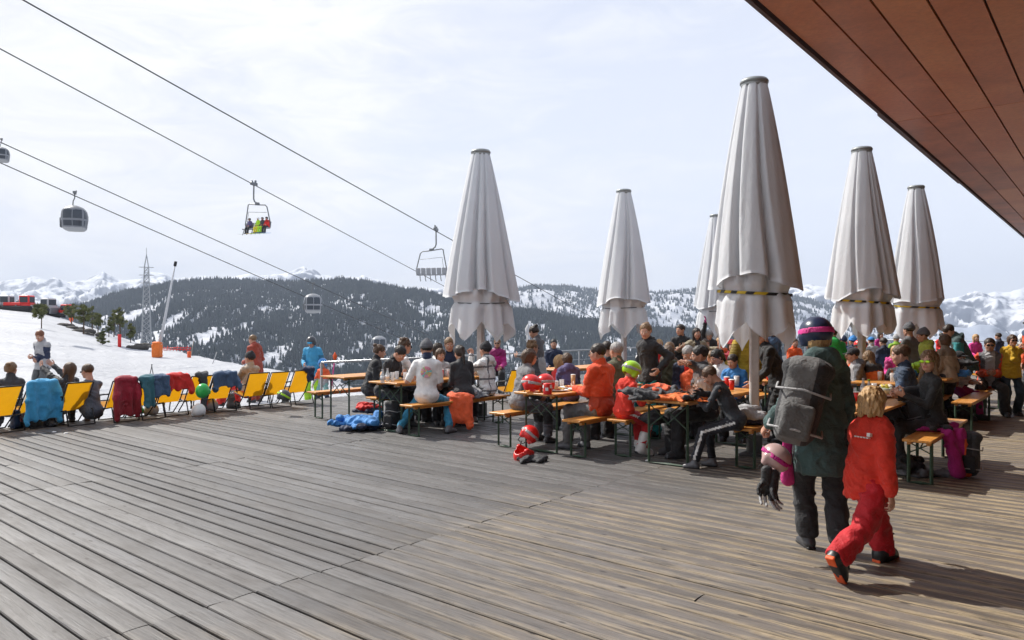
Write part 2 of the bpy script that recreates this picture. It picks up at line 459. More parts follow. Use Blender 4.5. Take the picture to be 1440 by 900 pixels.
def hand_sdf(pose):
    """right hand, wrist at origin, fingers along -Z, palm facing -X (towards body), thumb forward (+Y)"""
    s = SDF(); curl = {'relax': 28, 'grip': 72, 'flat': 8, 'glove': 22}[pose]; g = 1.35 if pose == 'glove' else 1.0
    s.cap((0, 0, .03), (0, 0, -.02), .026 * g, .027 * g, .01, flat=.75, ax=(1, 0, 0))
    s.cap((0, .012, -.03), (0, .022, -.082), .020 * g, .018 * g, .02, flat=.6, ax=(1, 0, 0)); s.cap((0, -.012, -.03), (0, -.022, -.078), .020 * g, .017 * g, .02, flat=.6, ax=(1, 0, 0))
    s.cap((0, 0, -.03), (0, 0, -.082), .022 * g, .02 * g, .02, flat=.6, ax=(1, 0, 0))
    L = [(.044, .026, .022), (.048, .030, .024), (.044, .028, .022), (.034, .021, .019)]
    for i in range(4):
        y = .030 - .020 * i; p = V(0, y * g, -.088 if i in (1, 2) else -.082); t = curl * .7 * D2R; spread = (.08 * (1.5 - i))
        for j, l in enumerate(L[i]):
            d = V(-math.sin(t), math.sin(spread) * (1 if j == 0 else .4), -math.cos(t)); q = p + d * l * (1.08 if pose == 'glove' else 1)
            s.cap(p, q, (.0088 - .0008 * j) * g, (.0082 - .0008 * j) * g, .003 if i else .003); p = q; t += curl * D2R * (1.0 + .1 * i)
    p = V(-.006, .026, -.025)
    for j, (d, l, r) in enumerate((((-.35, .75, -.6), .040, .0125), ((-.45, .35, -.85), .030, .0105), ((-.55, .1, -.85), .024, .0092))):
        d = V(*d); d /= np.linalg.norm(d); q = p + d * l; s.cap(p, q, r * g, r * .92 * g, .008 if j == 0 else .003); p = q
    if pose == 'glove': s.cap((0, 0, .05), (0, 0, -.005), .040, .032, .01, flat=.8, ax=(1, 0, 0))
    return s
HANDS = {}
def hand_mesh(pose, lod):
    k = (pose, lod)
    if k not in HANDS: HANDS[k] = hand_sdf(pose).mesh((.0036, .0048, .0065)[lod])
    return HANDS[k]
BOOTS = {}
def boot_mesh(kind, lod):
    """ankle at origin, toe towards +Y, sole at z=-.085"""
    k = (kind, lod)
    if k in BOOTS: return BOOTS[k]
    s = SDF(); so = SDF()
    if kind == 'ski':
        s.cap((0, .0, .17), (0, -.02, -.02), .066, .062, .02); s.cap((0, -.045, -.03), (0, .14, -.042), .048, .040, .03); s.cap((0, .0, -.02), (0, .09, -.035), .058, .044, .03)
        for z in (.13, .07): s.box((.03, .055, z), (.03, .018, .007), .004, .004)
        s.box((.02, .09, .0), (.03, .02, .007), .004, .004, R=rotx(-.6)); s.box((0, 0, .27), (.2, .2, .06), .01, .01, op='s')
        so.box((0, -.048, -.078), (.034, .045, .017), .008); so.box((0, .13, -.078), (.034, .055, .014), .008)
        s.box((0, .045, -.068), (.036, .13, .02), .01, .02); so.box((0, .04, -.066), (.018, .06, .008), .003, .004)
    else:
        s.cap((0, -.005, .05 if kind == 'hi' else .02), (0, -.02, -.03), .045, .045, .02); s.cap((0, -.03, -.045), (0, .14, -.055), .040, .034, .03, flat=.85, ax=(0, 0, 1))
        s.cap((0, .0, -.015), (0, .10, -.045), .040, .034, .03); s.box((0, .05, -.128), (.2, .3, .052), .005, .008, op='s')
        so.box((0, .045, -.074), (.037, .118, .0125), .012)
    h = (.006, .008, .012)[lod]
    BOOTS[k] = (s.mesh(h), so.mesh(h)); return BOOTS[k]

def ik(a, b, l1, l2, hint):
    d = b - a; L = np.linalg.norm(d); mx = (l1 + l2) * .995
    if L > mx: b = a + d / L * mx; d = b - a; L = mx
    x = (l1 * l1 - l2 * l2 + L * L) / (2 * L); y = math.sqrt(max(l1 * l1 - x * x, 1e-6)); u = d / L
    h = np.array(hint, float); h = h - u * (h @ u); h /= np.linalg.norm(h) + 1e-9
    return a + u * x + h * y, b
def frame_z(dz, fy):
    """rotation whose -Z is along dz and whose +Y is near fy"""
    z = -dz / (np.linalg.norm(dz) + 1e-9); y = fy - z * (fy @ z); y /= np.linalg.norm(y) + 1e-9; x = np.cross(y, z)
    return np.stack([x, y, z], 1)

NP = [0]
def person(label, loc, face, h=1.75, pose='sit', lean=8, side=0, twist=0, head=(0, 0, 0), lh=None, rh=None, lf=None, rf=None, seat=.47,
           top='grey', bot='black', boots='ski', bootc='char', solec=None, hair='short', hc='dark', sk=0, male=True, lod=1, bulk=1.0, long=0, hood=False, collar=True,
           sleeve=1.0, tight=False, gear=(), hands=('relax', 'relax'), glove=None, trim=None, quilt=0, group=None, cat='person', toff=0.0, stripe=None, pack=None, elb=None, legtrim=None, tb=0.0):
    """loc: world ground point under the pelvis; face: degrees, 0 = +Y away from camera, 90 = -X (left)"""
    NP[0] += 1; seed = NP[0]; rr = random.Random(seed * 31)
    child = h < 1.45
    s = h / 1.75
    hs = s if not child else (.80 + .2 * s) * .98  # head scale
    root = empty('person', loc, face * D2R, label, cat, group)
    vox = (.009, .013, .019)[lod]
    # ---- skeleton (local frame)
    base = seat + .085 * s if pose == 'sit' else (.895 * s if pose != 'crouch' else .40 * s)
    pel = V(0, 0, base) + toff
    R = rotz(0) @ roty(side * D2R) @ rotx(-lean * D2R)
    Rt = R @ rotz(twist * D2R)
    spine1 = pel + R @ V(0, 0, .28 * s); chest = pel + R @ V(0, 0, .41 * s)
    neck = pel + Rt @ V(0, -.01, .535 * s) if not child else pel + Rt @ V(0, -.01, .49 * s)
    fw = Rt @ V(0, 1, 0)
    sw = (.160 if male else .145) * s; Ls = neck + Rt @ V(-sw, 0, -.062 * s); Rs = neck + Rt @ V(sw, 0, -.062 * s)
    yaw, pit, rol = head
    Rh_ = rotz((yaw + twist) * D2R) @ roty(side * .4 * D2R) @ rotx(-(pit + lean * .35) * D2R) @ roty(rol * D2R)
    hc_ = neck + Rt @ V(0, .0, .02 * s) + Rh_ @ V(0, .03, .145) * hs
    la, lb = .285 * s, .25 * s
    gz = pel[2]
    if lh is None: lh = {'sit': (-.12, .33, seat + .19), 'stand': (-.25, .05, .80 * s), 'walk': (-.27, .1, .84 * s), 'crouch': (-.15, .35, .5)}[pose]
    if rh is None: rh = {'sit': (.12, .33, seat + .19), 'stand': (.25, .05, .80 * s), 'walk': (.27, -.1, .82 * s), 'crouch': (.15, .35, .5)}[pose]
    elb = elb or (1, 1)
    Le, Lh = ik(Ls, V(*lh), la, lb, Rt @ V(-.22 * elb[0], -.6, -.5)); Re, Rh = ik(Rs, V(*rh), la, lb, Rt @ V(.22 * elb[1], -.6, -.5))
    Lp = pel + V(-.09 * s, 0, -.0); Rp = pel + V(.09 * s, 0, -.0)
    tl, sl = .43 * s, .415 * s; ank = .085
    if lf is None: lf = {'sit': (-.13, .42 * s, ank), 'stand': (-.11, 0, ank), 'walk': (-.09, .3 * s, ank), 'crouch': (-.13, .25, ank)}[pose]
    if rf is None: rf = {'sit': (.13, .42 * s, ank), 'stand': (.11, 0, ank), 'walk': (.09, -.28 * s, ank + .06), 'crouch': (.13, .25, ank)}[pose]
    Lk, Lf = ik(Lp, V(*lf[:3]), tl, sl, V(-.12, 1, .25)); Rk, Rf = ik(Rp, V(*rf[:3]), tl, sl, V(.12, 1, .25))
    fs = SK[sk]
    # ---- body (skin)
    B = SDF(); w = vox
    B.cap(neck + Rt @ V(0, -.01, -.05) * s, hc_ + Rh_ @ V(0, -.03, -.07) * hs, .05 * hs, .046 * hs, .02)
    B.cap(pel, chest, .095 * s, .105 * s, .04, flat=.75, ax=R @ V(0, 1, 0)); B.cap(Ls, Rs, .045 * s, k=.04); B.cap(chest, neck, .10 * s, .05 * s, .05, flat=.8, ax=fw)
    for S_, E_, W_ in ((Ls, Le, Lh), (Rs, Re, Rh)): B.cap(S_, E_, .045 * s, .036 * s, .02); B.cap(E_, W_, .038 * s, .024 * s, .015)
    for P_, K_, A_ in ((Lp, Lk, Lf), (Rp, Rk, Rf)): B.cap(P_, K_, .072 * s, .048 * s, .03); B.cap(K_, A_, .048 * s, .034 * s, .02)
    bv, bf = B.mesh(max(vox, .012))
    vs = [bv]; fsx = [bf]; ms = [np.zeros(len(bf), int)]; n = len(bv)
    hl = lod
    hv, hf, hm = head_mesh(hl, male, child)
    vs.append((hv * hs) @ Rh_.T + hc_); fsx.append(hf + n); ms.append(hm); n += len(hv)
    hr = []
    for side_, W_, E_, nm in ((-1, Lh, Le, hands[0]), (1, Rh, Re, hands[1])):
        nm_side = 'l' if side_ < 0 else 'r'; gl_ = glove and (isinstance(glove, str) or glove[1] == nm_side)
        v_, f_ = hand_mesh('glove' if gl_ else nm, lod); v_ = v_.copy()
        d = W_ - E_; RR = frame_z(d, fw * .6 + V(0, .0, .8) * (1 if abs((d / np.linalg.norm(d))[2]) < .6 else 0) + fw * .4)
        if side_ < 0: v_[:, 0] *= -1; f_ = f_[:, ::-1]
        v_ = (v_ * s * 1.0) @ RR.T + W_
        if glove and (isinstance(glove, str) or glove[1] == nm_side): hr.append((v_, f_))
        else: vs.append(v_); fsx.append(f_ + n); ms.append(np.zeros(len(f_), int)); n += len(v_)
    hcol = HR[hc]
    mesh_obj('body', np.concatenate(vs), np.concatenate(fsx), [skin(fs), M_lip, M_eye, M_iris, hairm(tuple(x * .6 for x in hcol))], root, np.concatenate(ms))
    for v_, f_ in hr: mesh_obj('glove', v_, f_, cloth(C[glove if isinstance(glove, str) else glove[0]], .6), root)
    # ---- hair and head gear
    def put(nm, mv, mat):
        v_, f_ = mv; return mesh_obj(nm, (v_ * hs) @ Rh_.T + hc_, f_, mat, root)
    if hair != 'none': put('hair', hair_mesh(hair, lod), hairm(hcol))
    for g in gear:
        gk, gc = g[0], g[1]
        if gk == 'helmet':
            o = put('helmet', gear_mesh('helmet', lod), plain(C[gc] if isinstance(gc, str) else gc, .3, name='helmet_shell', var=.05))
            if len(g) > 2: q = put('goggle_strap', gear_mesh('strap', lod), plain(C[g[2]], .6, name='strap')); q.parent = o
        elif gk == 'goggles': put('goggles', gear_mesh('goggle_lens', lod), plain(C[gc], .1, .3, name='lens'))
        elif gk == 'beanie': put('beanie', gear_mesh('beanie', lod), cloth(C[gc], .9)); put('beanie_brim', gear_mesh('beanie_brim', lod), cloth(C[gc], .9))
        elif gk == 'cap': put('cap', gear_mesh('cap', lod), cloth(C[gc], .9))
        elif gk == 'glasses': put('sunglasses', gear_mesh('glasses', lod), plain(C[gc], .08, .4 if gc != 'black' else 0, name='lens', var=.3))
        elif gk == 'neck': put('neck_warmer', gear_mesh('neckwarmer', lod), cloth(C[gc], .9))
    # ---- jacket
    k_ = bulk; J = SDF(); pad = 0.0 if tight else .014
    ft = .76
    hemz = (.05 if not tight else .02) * s + long
    J.cap(pel + R @ V(0, 0, .04), spine1, (.138 * s + pad) * k_, (.128 * s + pad) * k_, .05, flat=ft, ax=R @ V(0, 1, 0))
    J.cap(spine1, pel + Rt @ V(0, .005, .43 * s), (.128 * s + pad) * k_, (.136 * s + pad) * k_, .05, flat=ft, ax=fw)
    if pose != 'sit':
        J.cap(pel + R @ V(0, 0, .04), pel + V(0, 0, -hemz), (.150 * s + pad) * k_, (.168 * s + pad) * k_, .04, flat=.84, ax=V(0, 1, 0)); J.box(pel + V(0, 0, -hemz - .30), (.4, .4, .26), .01, .012, op='s')
    else: J.ell(pel + V(0, -.01, .03), V(.158, .128, .10) * s * k_, .05)
    J.cap(Ls + Rt @ V(.02, 0, 0), Rs + Rt @ V(-.02, 0, 0), (.052 * s + pad * .5) * k_, k=.05)
    J.cap(pel + Rt @ V(0, .0, .43 * s), neck + Rt @ V(0, 0, -.02), (.11 * s) * k_, .062 * s, .04, flat=.8, ax=fw)
    if collar: J.cap(neck + Rt @ V(0, -.005, -.02), neck + Rt @ V(0, .002, (.035 if tight else .052) * s), .066 * s, (.060 if tight else .070) * s, .02); J.cap(neck + Rt @ V(0, .01, .04 * s), neck + Rt @ V(0, .03, .12 * s), .05 * s, k=.008, op='s')
    if hood:
        J.ell(neck + Rt @ V(0, -.085, -.01) * s, V(.105, .055, .075) * s * float(hood), .03); J.cap(neck + Rt @ V(-.06, -.03, .02) * s, neck + Rt @ V(.06, -.03, .02) * s, .035 * s, k=.03)
    Uv, Uf = (None, None)
    for S_, E_, W_ in ((Ls, Le, Lh), (Rs, Re, Rh)):
        J.cap(S_, E_, (.052 * s + pad * .8) * k_, (.044 * s + pad * .8) * k_, .03)
        if sleeve >= 1: J.cap(E_, W_ + (E_ - W_) * .02, (.044 * s + pad * .8) * k_, (.034 * s + pad * .8) * k_, .02)
    if sleeve < 1:
        for S_, E_ in ((Ls, Le), (Rs, Re)): m_ = E_ + (S_ - E_) * .25; dd = (E_ - m_); J.ell(m_ + dd * 1.7, np.array([.075] * 3) * s, .005, op='s')
    amp = (.006 if tight else .0115) * (1.0 if lod < 2 else 1.3)
    def wr(v, sd=seed):
        q = v * V(8, 8, 13) + V(0, 0, 1) * (v[:, :1] * 9); a = vnoise(q + vnoise(v * 6, sd)[:, None] * 1.6, sd + 1); b_ = vnoise(v * 34 + 5, sd + 2)
        r_ = amp * (.9 * np.clip(1 - np.abs(a) * 3.2, -1, 1) * .8 + .30 * b_)
        if quilt: r_ = r_ * .5 + .006 * np.abs(np.sin(v[:, 2] * 75))
        return r_
    tc = C[top] if isinstance(top, str) else top
    jv, jf = J.mesh(vox, wr)
    jm = [cloth(tc, .75 if not tight else .65, quilt=0)]; mi = None; tc2 = None
    if not trim and not tight and rr.random() < .8: trim = (None, rr.choice(('yoke', 'side', 'side', 'lower', 'shoulder'))); tc2 = tuple(x * .55 for x in tc)
    if trim:   # (colour, kind)
        jm.append(cloth(tc2 or C[trim[0]], .7)); c_ = jv[jf].mean(1); mi = np.zeros(len(jf), int)
        lc = (c_ - pel) @ Rt
        kd = trim[1]
        if kd == 'yoke': mi[(lc[:, 2] > .39 * s)] = 1
        elif kd == 'side': mi[(np.abs(lc[:, 0]) > .105 * s) & (lc[:, 2] < .36 * s) & (np.abs(lc[:, 1]) < .05)] = 1
        elif kd == 'vest3':
            jm.append(cloth(C['lgrey'], .8)); ce = (lc[:, 1] > -.03) & (lc[:, 2] > -.02); arm = np.zeros(len(mi), bool)
            for S_, E_, W_ in ((Ls, Le, Lh), (Rs, Re, Rh)):
                for p_, q_ in ((S_, E_), (E_, W_)): u = q_ - p_; t_ = np.clip(((c_ - p_) @ u) / (u @ u), .12, 1); arm |= np.linalg.norm(c_ - p_ - t_[:, None] * u, axis=1) < .078
            mi[ce & ~arm & (np.abs(lc[:, 0]) < .17 * s)] = 1; mi[ce & ~arm & (np.abs(lc[:, 0]) < .075 * s)] = 2
        elif kd == 'leftstripe': u2 = Lh - Le; t2 = ((c_ - Le) @ u2) / (u2 @ u2); d2 = np.linalg.norm(c_ - Le - t2[:, None] * u2, axis=1); mi[(d2 < .085) & (t2 > -.5) & (t2 < .7)] = 1
        elif kd == 'front': mi[(np.abs(lc[:, 0]) < .055 * s) & (lc[:, 1] > .02)] = 1
        elif kd == 'vest': mi[(np.abs(lc[:, 0]) < .16 * s) & (lc[:, 1] > -.02) & ~((np.abs(lc[:, 0]) < .075 * s))] = 1
        elif kd == 'stripes':
            mi[(np.abs(np.abs(lc[:, 0]) - .075) < .012) | (np.abs((lc[:, 2] - .1) % .2 - .1) < .013)] = 1
        elif kd in ('arms', 'shoulder', 'armstripe'):
            for S_, E_, W_ in ((Ls, Le, Lh), (Rs, Re, Rh)):
                u = E_ - S_; t_ = ((c_ - S_) @ u) / (u @ u); dd = np.linalg.norm(c_ - S_ - t_[:, None] * u, axis=1)
                u2 = W_ - E_; t2 = ((c_ - E_) @ u2) / (u2 @ u2); d2 = np.linalg.norm(c_ - E_ - t2[:, None] * u2, axis=1)
                if kd == 'shoulder': mi[(dd < .1) & (t_ > .1) & (t_ < .75)] = 1
                elif kd == 'arms': mi[((dd < .1) & (t_ > .15) & (t_ < 1.1)) | ((d2 < .085) & (t2 > -.1))] = 1
                else:
                    out = Rt @ V(1 if S_ is Rs else -1, -.25, 0)
                    mi[(d2 < .09) & (t2 > -.1) & (t2 < .75) & (((c_ - E_) @ out) > .03)] = 1
        elif kd == 'lower': mi[lc[:, 2] < .16 * s] = 1
        elif kd == 'upperlight':mi[(np.abs(lc[:, 0]) < .11 * s) & (lc[:, 2] > .2 * s)& (lc[:, 1] > 0)] = 1
    jk = mesh_obj('jacket' if not tight else 'shirt', jv, jf, jm, root, mi)
    # ---- trousers
    T = SDF(); bg = (.0 if tight and boots != 'ski' else .012) + tb
    T.ell(pel + V(0, -.0, -.02 * s), (.132 * s, .102 * s, .10 * s), .04)
    for P_, K_, A_ in ((Lp, Lk, Lf), (Rp, Rk, Rf)):
        T.cap(P_, K_, .080 * s + bg, .066 * s + bg, .04); e_ = A_ + (K_ - A_) * (.10 if boots != 'ski' else .0)
        T.cap(K_, e_, .064 * s + bg, (.058 + (.018 if boots == 'ski' else 0)) * s + bg * .8, .025)
        T.ell(A_ + (A_ - K_) / np.linalg.norm(A_ - K_) * (.085 if boots == 'ski' else .05), .075, .008, op='s')
    def wt(v, sd=seed + 50):
        a = vnoise(v * V(11, 11, 14) + 3, sd); b_ = vnoise(v * 30, sd + 2); return .009 * np.clip(1 - np.abs(a) * 3.0, -1, 1) + .003 * b_
    bc = C[bot] if isinstance(bot, str) else bot
    tv, tf = T.mesh(vox, wt); tm = [cloth(bc, .7)]; mi = None
    if stripe or legtrim:
        c_ = tv[tf].mean(1); mi = np.zeros(len(tf), int); tm.append(cloth(C[stripe or legtrim[0]], .7))
        for P_, K_, A_, sx in ((Lp, Lk, Lf, -1), (Rp, Rk, Rf, 1)):
            for p, q in ((P_, K_), (K_, A_)):
                u = q - p; L_ = u @ u; t_ = ((c_ - p) @ u) / L_; r_ = c_ - p - t_[:, None] * u; side_v = V(sx, 0, 0); side_v = side_v - u * (side_v @ u) / L_
                side_v /= np.linalg.norm(side_v); o_ = r_ @ side_v; w2 = r_ - o_[:, None] * side_v
                if stripe: mi[(t_ > -.02) & (t_ < 1.02) & (o_ > .03) & (np.linalg.norm(w2, axis=1) < .014) & (np.linalg.norm(r_, axis=1) < .13)] = 1
                elif legtrim[1] == 'knee' and p is K_: mi[(t_ > .1) & (t_ < .55) & (np.linalg.norm(r_, axis=1) < .13)] = 1
    mesh_obj('trousers', tv, tf, tm, root, mi)
    # ---- boots
    for K_, A_, ff, sx in ((Lk, Lf, lf, -1), (Rk, Rf, rf, 1)):
        (v_, f_), (v2, f2) = boot_mesh(boots, min(lod, 2))
        tz = ff[3] if len(ff) > 3 else sx * -8; tp = ff[4] if len(ff) > 4 else 0
        RR = rotz(tz * D2R) @ rotx(tp * D2R); q = .92 * s if not child else s * 1.22
        o = mesh_obj('boot' if boots == 'ski' else 'shoe', (v_ * q) @ RR.T + A_ + V(0, 0, .085 * (q - 1)) , f_, plain(C[bootc], .4, name='boot_shell'), root)
        mesh_obj('sole', (v2 * q) @ RR.T + A_ + V(0, 0, .085 * (q - 1)), f2, plain(C[solec or 'black'], .6, name='rubber'), o)
    root['_j'] = [float(x) for x in np.concatenate([Lh, Rh, neck, pel, chest])]
    info = dict(root=root, Lh=Lh, Rh=Rh, neck=neck, pel=pel, chest=chest, R=R, Rt=Rt, s=s, hc=hc_, Rh_=Rh_, hs=hs)
    del root['_j']
    return info
# ------------------------------------------------------------------ camera, light, sky
cam = bpy.data.cameras.new('camera'); co = link(bpy.data.objects.new('camera', cam))
co.location = (0, 0, H); co.rotation_euler = (PI / 2, 0, 0); cam.lens = 36 * F / 1440; cam.shift_y = (HY - 450) / 1440
cam.clip_start = .05; cam.clip_end = 40000; scene.camera = co
SUN_EL = 46 * D2R; sd = V(.80, -.60, 0); sd /= np.linalg.norm(sd)      # horizontal direction of the shadows
sl = bpy.data.lights.new('sun', 'SUN'); sl.energy = 4.8; sl.angle = .6 * D2R; sl.color = (1, .95, .87); so = link(bpy.data.objects.new('sun', sl))
dv = Vector((sd[0] * math.cos(SUN_EL), sd[1] * math.cos(SUN_EL), -math.sin(SUN_EL))); so.rotation_euler = dv.to_track_quat('-Z', 'Y').to_euler()
w = bpy.data.worlds.new('World'); scene.world = w; w.use_nodes = True; nt = w.node_tree; bg = nt.nodes['Background']
sky = nt.nodes.new('ShaderNodeTexSky'); sky.sky_type = 'NISHITA'; sky.sun_disc = False; sky.sun_elevation = SUN_EL; sky.sun_rotation = math.atan2(-sd[0], -sd[1])
sky.altitude = 2000; sky.dust_density = 2
tc = nt.nodes.new('ShaderNodeTexCoord'); mp = nt.nodes.new('ShaderNodeMapping'); mp.inputs['Scale'].default_value = (1.1, 1.1, 3.6); mp.inputs['Rotation'].default_value = (.25, .3, .5)
nt.links.new(tc.outputs['Generated'], mp.inputs['Vector'])
n1 = noise(nt, mp.outputs['Vector'], 1.9, 7, .55, .5); n2 = noise(nt, mp.outputs['Vector'], 5.5, 8, .62, .9)
sep = nt.nodes.new('ShaderNodeSeparateXYZ'); nt.links.new(tc.outputs['Generated'], sep.inputs[0])
lft = mth(nt, 'MULTIPLY', sep.outputs[0], -.30)
cf = mth(nt, 'ADD', mth(nt, 'ADD', mth(nt, 'MULTIPLY', n1, .62), mth(nt, 'MULTIPLY', n2, .30)), lft)
cm = ramp(nt, cf, [(.38, (.05, .05, .05)), (.50, (.45, .45, .45)), (.60, (.85, .85, .85)), (.72, (1, 1, 1))])
hi = ramp(nt, sep.outputs[2], [(.0, (1, 1, 1)), (.46, (1, 1, 1)), (.80, (.78, .78, .78))])
cm = mth(nt, 'MULTIPLY', cm, hi)
b1 = nt.nodes.new('ShaderNodeBackground'); b1.inputs[1].default_value = .10; nt.links.new(sky.outputs[0], b1.inputs[0])
ba = nt.nodes.new('ShaderNodeBackground'); ba.inputs[1].default_value = 1.07
nt.links.new(ramp(nt, sep.outputs[2], [(.0, (.90, .92, .985)), (.10, (.81, .855, .96)), (.40, (.68, .73, .86))]), ba.inputs[0])
ad = nt.nodes.new('ShaderNodeMixShader'); nt.links.new(mth(nt, 'MULTIPLY', hi, .92), ad.inputs[0])
nt.links.new(b1.outputs[0], ad.inputs[1]); nt.links.new(ba.outputs[0], ad.inputs[2])
b2 = nt.nodes.new('ShaderNodeBackground'); b2.inputs[1].default_value = 1.0
nt.links.new(ramp(nt, n2, [(.34, (.85, .86, .91)), (.60, (.98, .98, .99))]), b2.inputs[0])
mx = nt.nodes.new('ShaderNodeMixShader'); nt.links.new(cm, mx.inputs[0]); nt.links.new(ad.outputs[0], mx.inputs[1]); nt.links.new(b2.outputs[0], mx.inputs[2])
nt.nodes.remove(bg); nt.links.new(mx.outputs[0], nt.nodes['World Output'].inputs[0])
scene.view_settings.view_transform = 'Standard'; scene.view_settings.look = 'None'; scene.view_settings.exposure = .18; scene.view_settings.gamma = 1
scene.cycles.use_denoising = True; scene.cycles.max_bounces = 6; scene.cycles.diffuse_bounces = 3; scene.cycles.glossy_bounces = 2; scene.cycles.transmission_bounces = 3
scene.cycles.transparent_max_bounces = 8; scene.cycles.volume_bounces = 0; scene.cycles.use_adaptive_sampling = True; scene.cycles.adaptive_threshold = .02
scene.cycles.caustics_reflective = False; scene.cycles.caustics_refractive = False

# ------------------------------------------------------------------ snow ground
def ip(x, tab):
    xs = [t[0] for t in tab]; return [np.interp(x, xs, [t[k] for t in tab]) for k in range(1, len(tab[0]))]
CREST = [(-900, 400, 130), (-300, 418, 130), (0, 433, 130), (60, 440, 130), (100, 452, 120), (150, 468, 100), (180, 478, 90), (200, 483, 80), (250, 494, 60), (300, 508, 45), (350, 517, 35), (430, 529, 25), (480, 545, 20), (520, 560, 17.2), (560, 640, 17), (2400, 900, 17)]
def edge_D(px):
    r = (px - CX) / F; return 13.62 / np.maximum(.641 - .768 * r, .12)
def near_z(px, D):
    px = np.asarray(px, float); D = np.asarray(D, float)
    yc, dc = ip(px, CREST); zc = H - (yc - HY) / F * dc; zc = np.maximum(zc, -3.2)
    de = np.minimum(edge_D(px), dc - 1)
    t = np.clip((D - de) / (dc - de), 0, 1); z = -.32 + (zc + .32) * (t ** 1.25)
    z = np.where(D < de, np.where(px > 540, -3.2, -.32), z)
    far = np.maximum(D - dc, 0); z = z - .30 * far * far / (far + 18)
    X = (px - CX) / F * D
    p = np.stack([X, D, X * 0], -1)
    amp = np.clip((D - de) / 6, 0, 1)
    z = z + amp * (.10 * vnoise(p * .18, 5) + .035 * vnoise(p * .9, 6) + .018 * vnoise(p * 2.6, 8)) + np.where(px < 60, np.clip((60 - px) / 200, 0, 1) * np.clip(far / 60, 0, 1) * .22 * far, 0)
    return np.maximum(z, -150 + 8 * vnoise(p * .004, 9))
def ground_hit(px, py):
    for D in np.arange(14, 140, .4):
        if near_z(px, D) >= H - (py - HY) / F * D: return float(D)
    return 130.
def grid_obj(name, P, mat, kind='structure'):
    n, m = P.shape[:2]; i = np.arange(n * m).reshape(n, m)
    f = np.stack([i[:-1, :-1], i[1:, :-1], i[1:, 1:], i[:-1, 1:]], -1).reshape(-1, 4)
    if True: f = f[:, ::-1]
    o = mesh_obj(name, P.reshape(-1, 3), f.copy(), mat); return tag(o, kind=kind)
def snow_mat():
    m, nt, b = base_mat('snow', (.80, .82, .86), .55)
    v = texco(nt); n1 = noise(nt, v, .12, 5); n2 = noise(nt, v, 3.0, 6, .65); v3 = texco(nt, 'Object', (.6, 2.5, 1)); n3 = noise(nt, v3, 1.2, 5, .6, 1)
    c = mixc(nt, ramp(nt, n1, [(.4, (0, 0, 0)), (.65, (1, 1, 1))]), (.45, .465, .50), (.36, .375, .41))
    c = mixc(nt, ramp(nt, n2, [(.52, (0, 0, 0)), (.70, (.7, .7, .7))]), c, (.30, .315, .35))
    nt.links.new(c, b.inputs['Base Color'])
    h = mth(nt, 'ADD', mth(nt, 'MULTIPLY', n2, .6), n3); bump(nt, b, h, 1.0, .2); return m
pxs = np.concatenate([np.linspace(-2600, -450, 30), np.linspace(-430, 620, 320), np.linspace(640, 3200, 50)])
Ds = np.concatenate([[2.], np.geomspace(9, 160, 190), np.geomspace(165, 6400, 60)])
PX, DD = np.meshgrid(pxs, Ds, indexing='ij')
ZZ = near_z(PX, DD)
M_snow = snow_mat()
grid_obj('snow_ground', np.stack([(PX - CX) / F * DD, DD, ZZ], -1), M_snow)
# ground behind the camera, same sheet level
mb = MB(); mb.box((0, -700, -4.2), (7900, 702, .5)); tag(mb.build('ground_behind', M_snow), kind='structure')

# ------------------------------------------------------------------ hills and peaks
def hill(name, sky_tab, D0, z0, drop, amp, nscale, rows, cols, px0, px1, mat, shape=1.0, back=1.35, ridge=True, seed=1, skyn=0.0):
    px = np.linspace(px0, px1, cols); t = np.linspace(0, back, rows)
    ys, dc = ip(px, sky_tab); ys = ys + drop
    T, _ = np.meshgrid(t, px, indexing='ij'); dcr = dc[None, :]; D = D0 + (dcr - D0) * T
    zc = H - (ys - HY) / F * dc; zc = zc + skyn * fbm(np.stack([px * .03, px * 0, px * 0], -1), seed + 9, 4)
    tt = np.minimum(T, 1); z = z0 + (zc[None, :] - z0) * tt ** shape - np.maximum(T - 1, 0) * (dcr - D0) * .5
    X = (px[None, :] - CX) / F * D; p = np.stack([X, D, X * 0], -1) / nscale
    n = fbm(p, seed, 6, .52)
    if ridge: n = 1 - 2.2 * np.abs(fbm(p * .8, seed + 20, 5, .5)) ; n = n * .8 + .3 * fbm(p * 4, seed + 3, 4)
    fade = np.sin(np.clip(tt, 0, 1) * PI) ** .7 + .12
    z = z + amp * n * fade
    P = np.stack([X, D, z], -1); grid_obj(name, P[:, ::-1].transpose(1, 0, 2), mat); return px, t, P
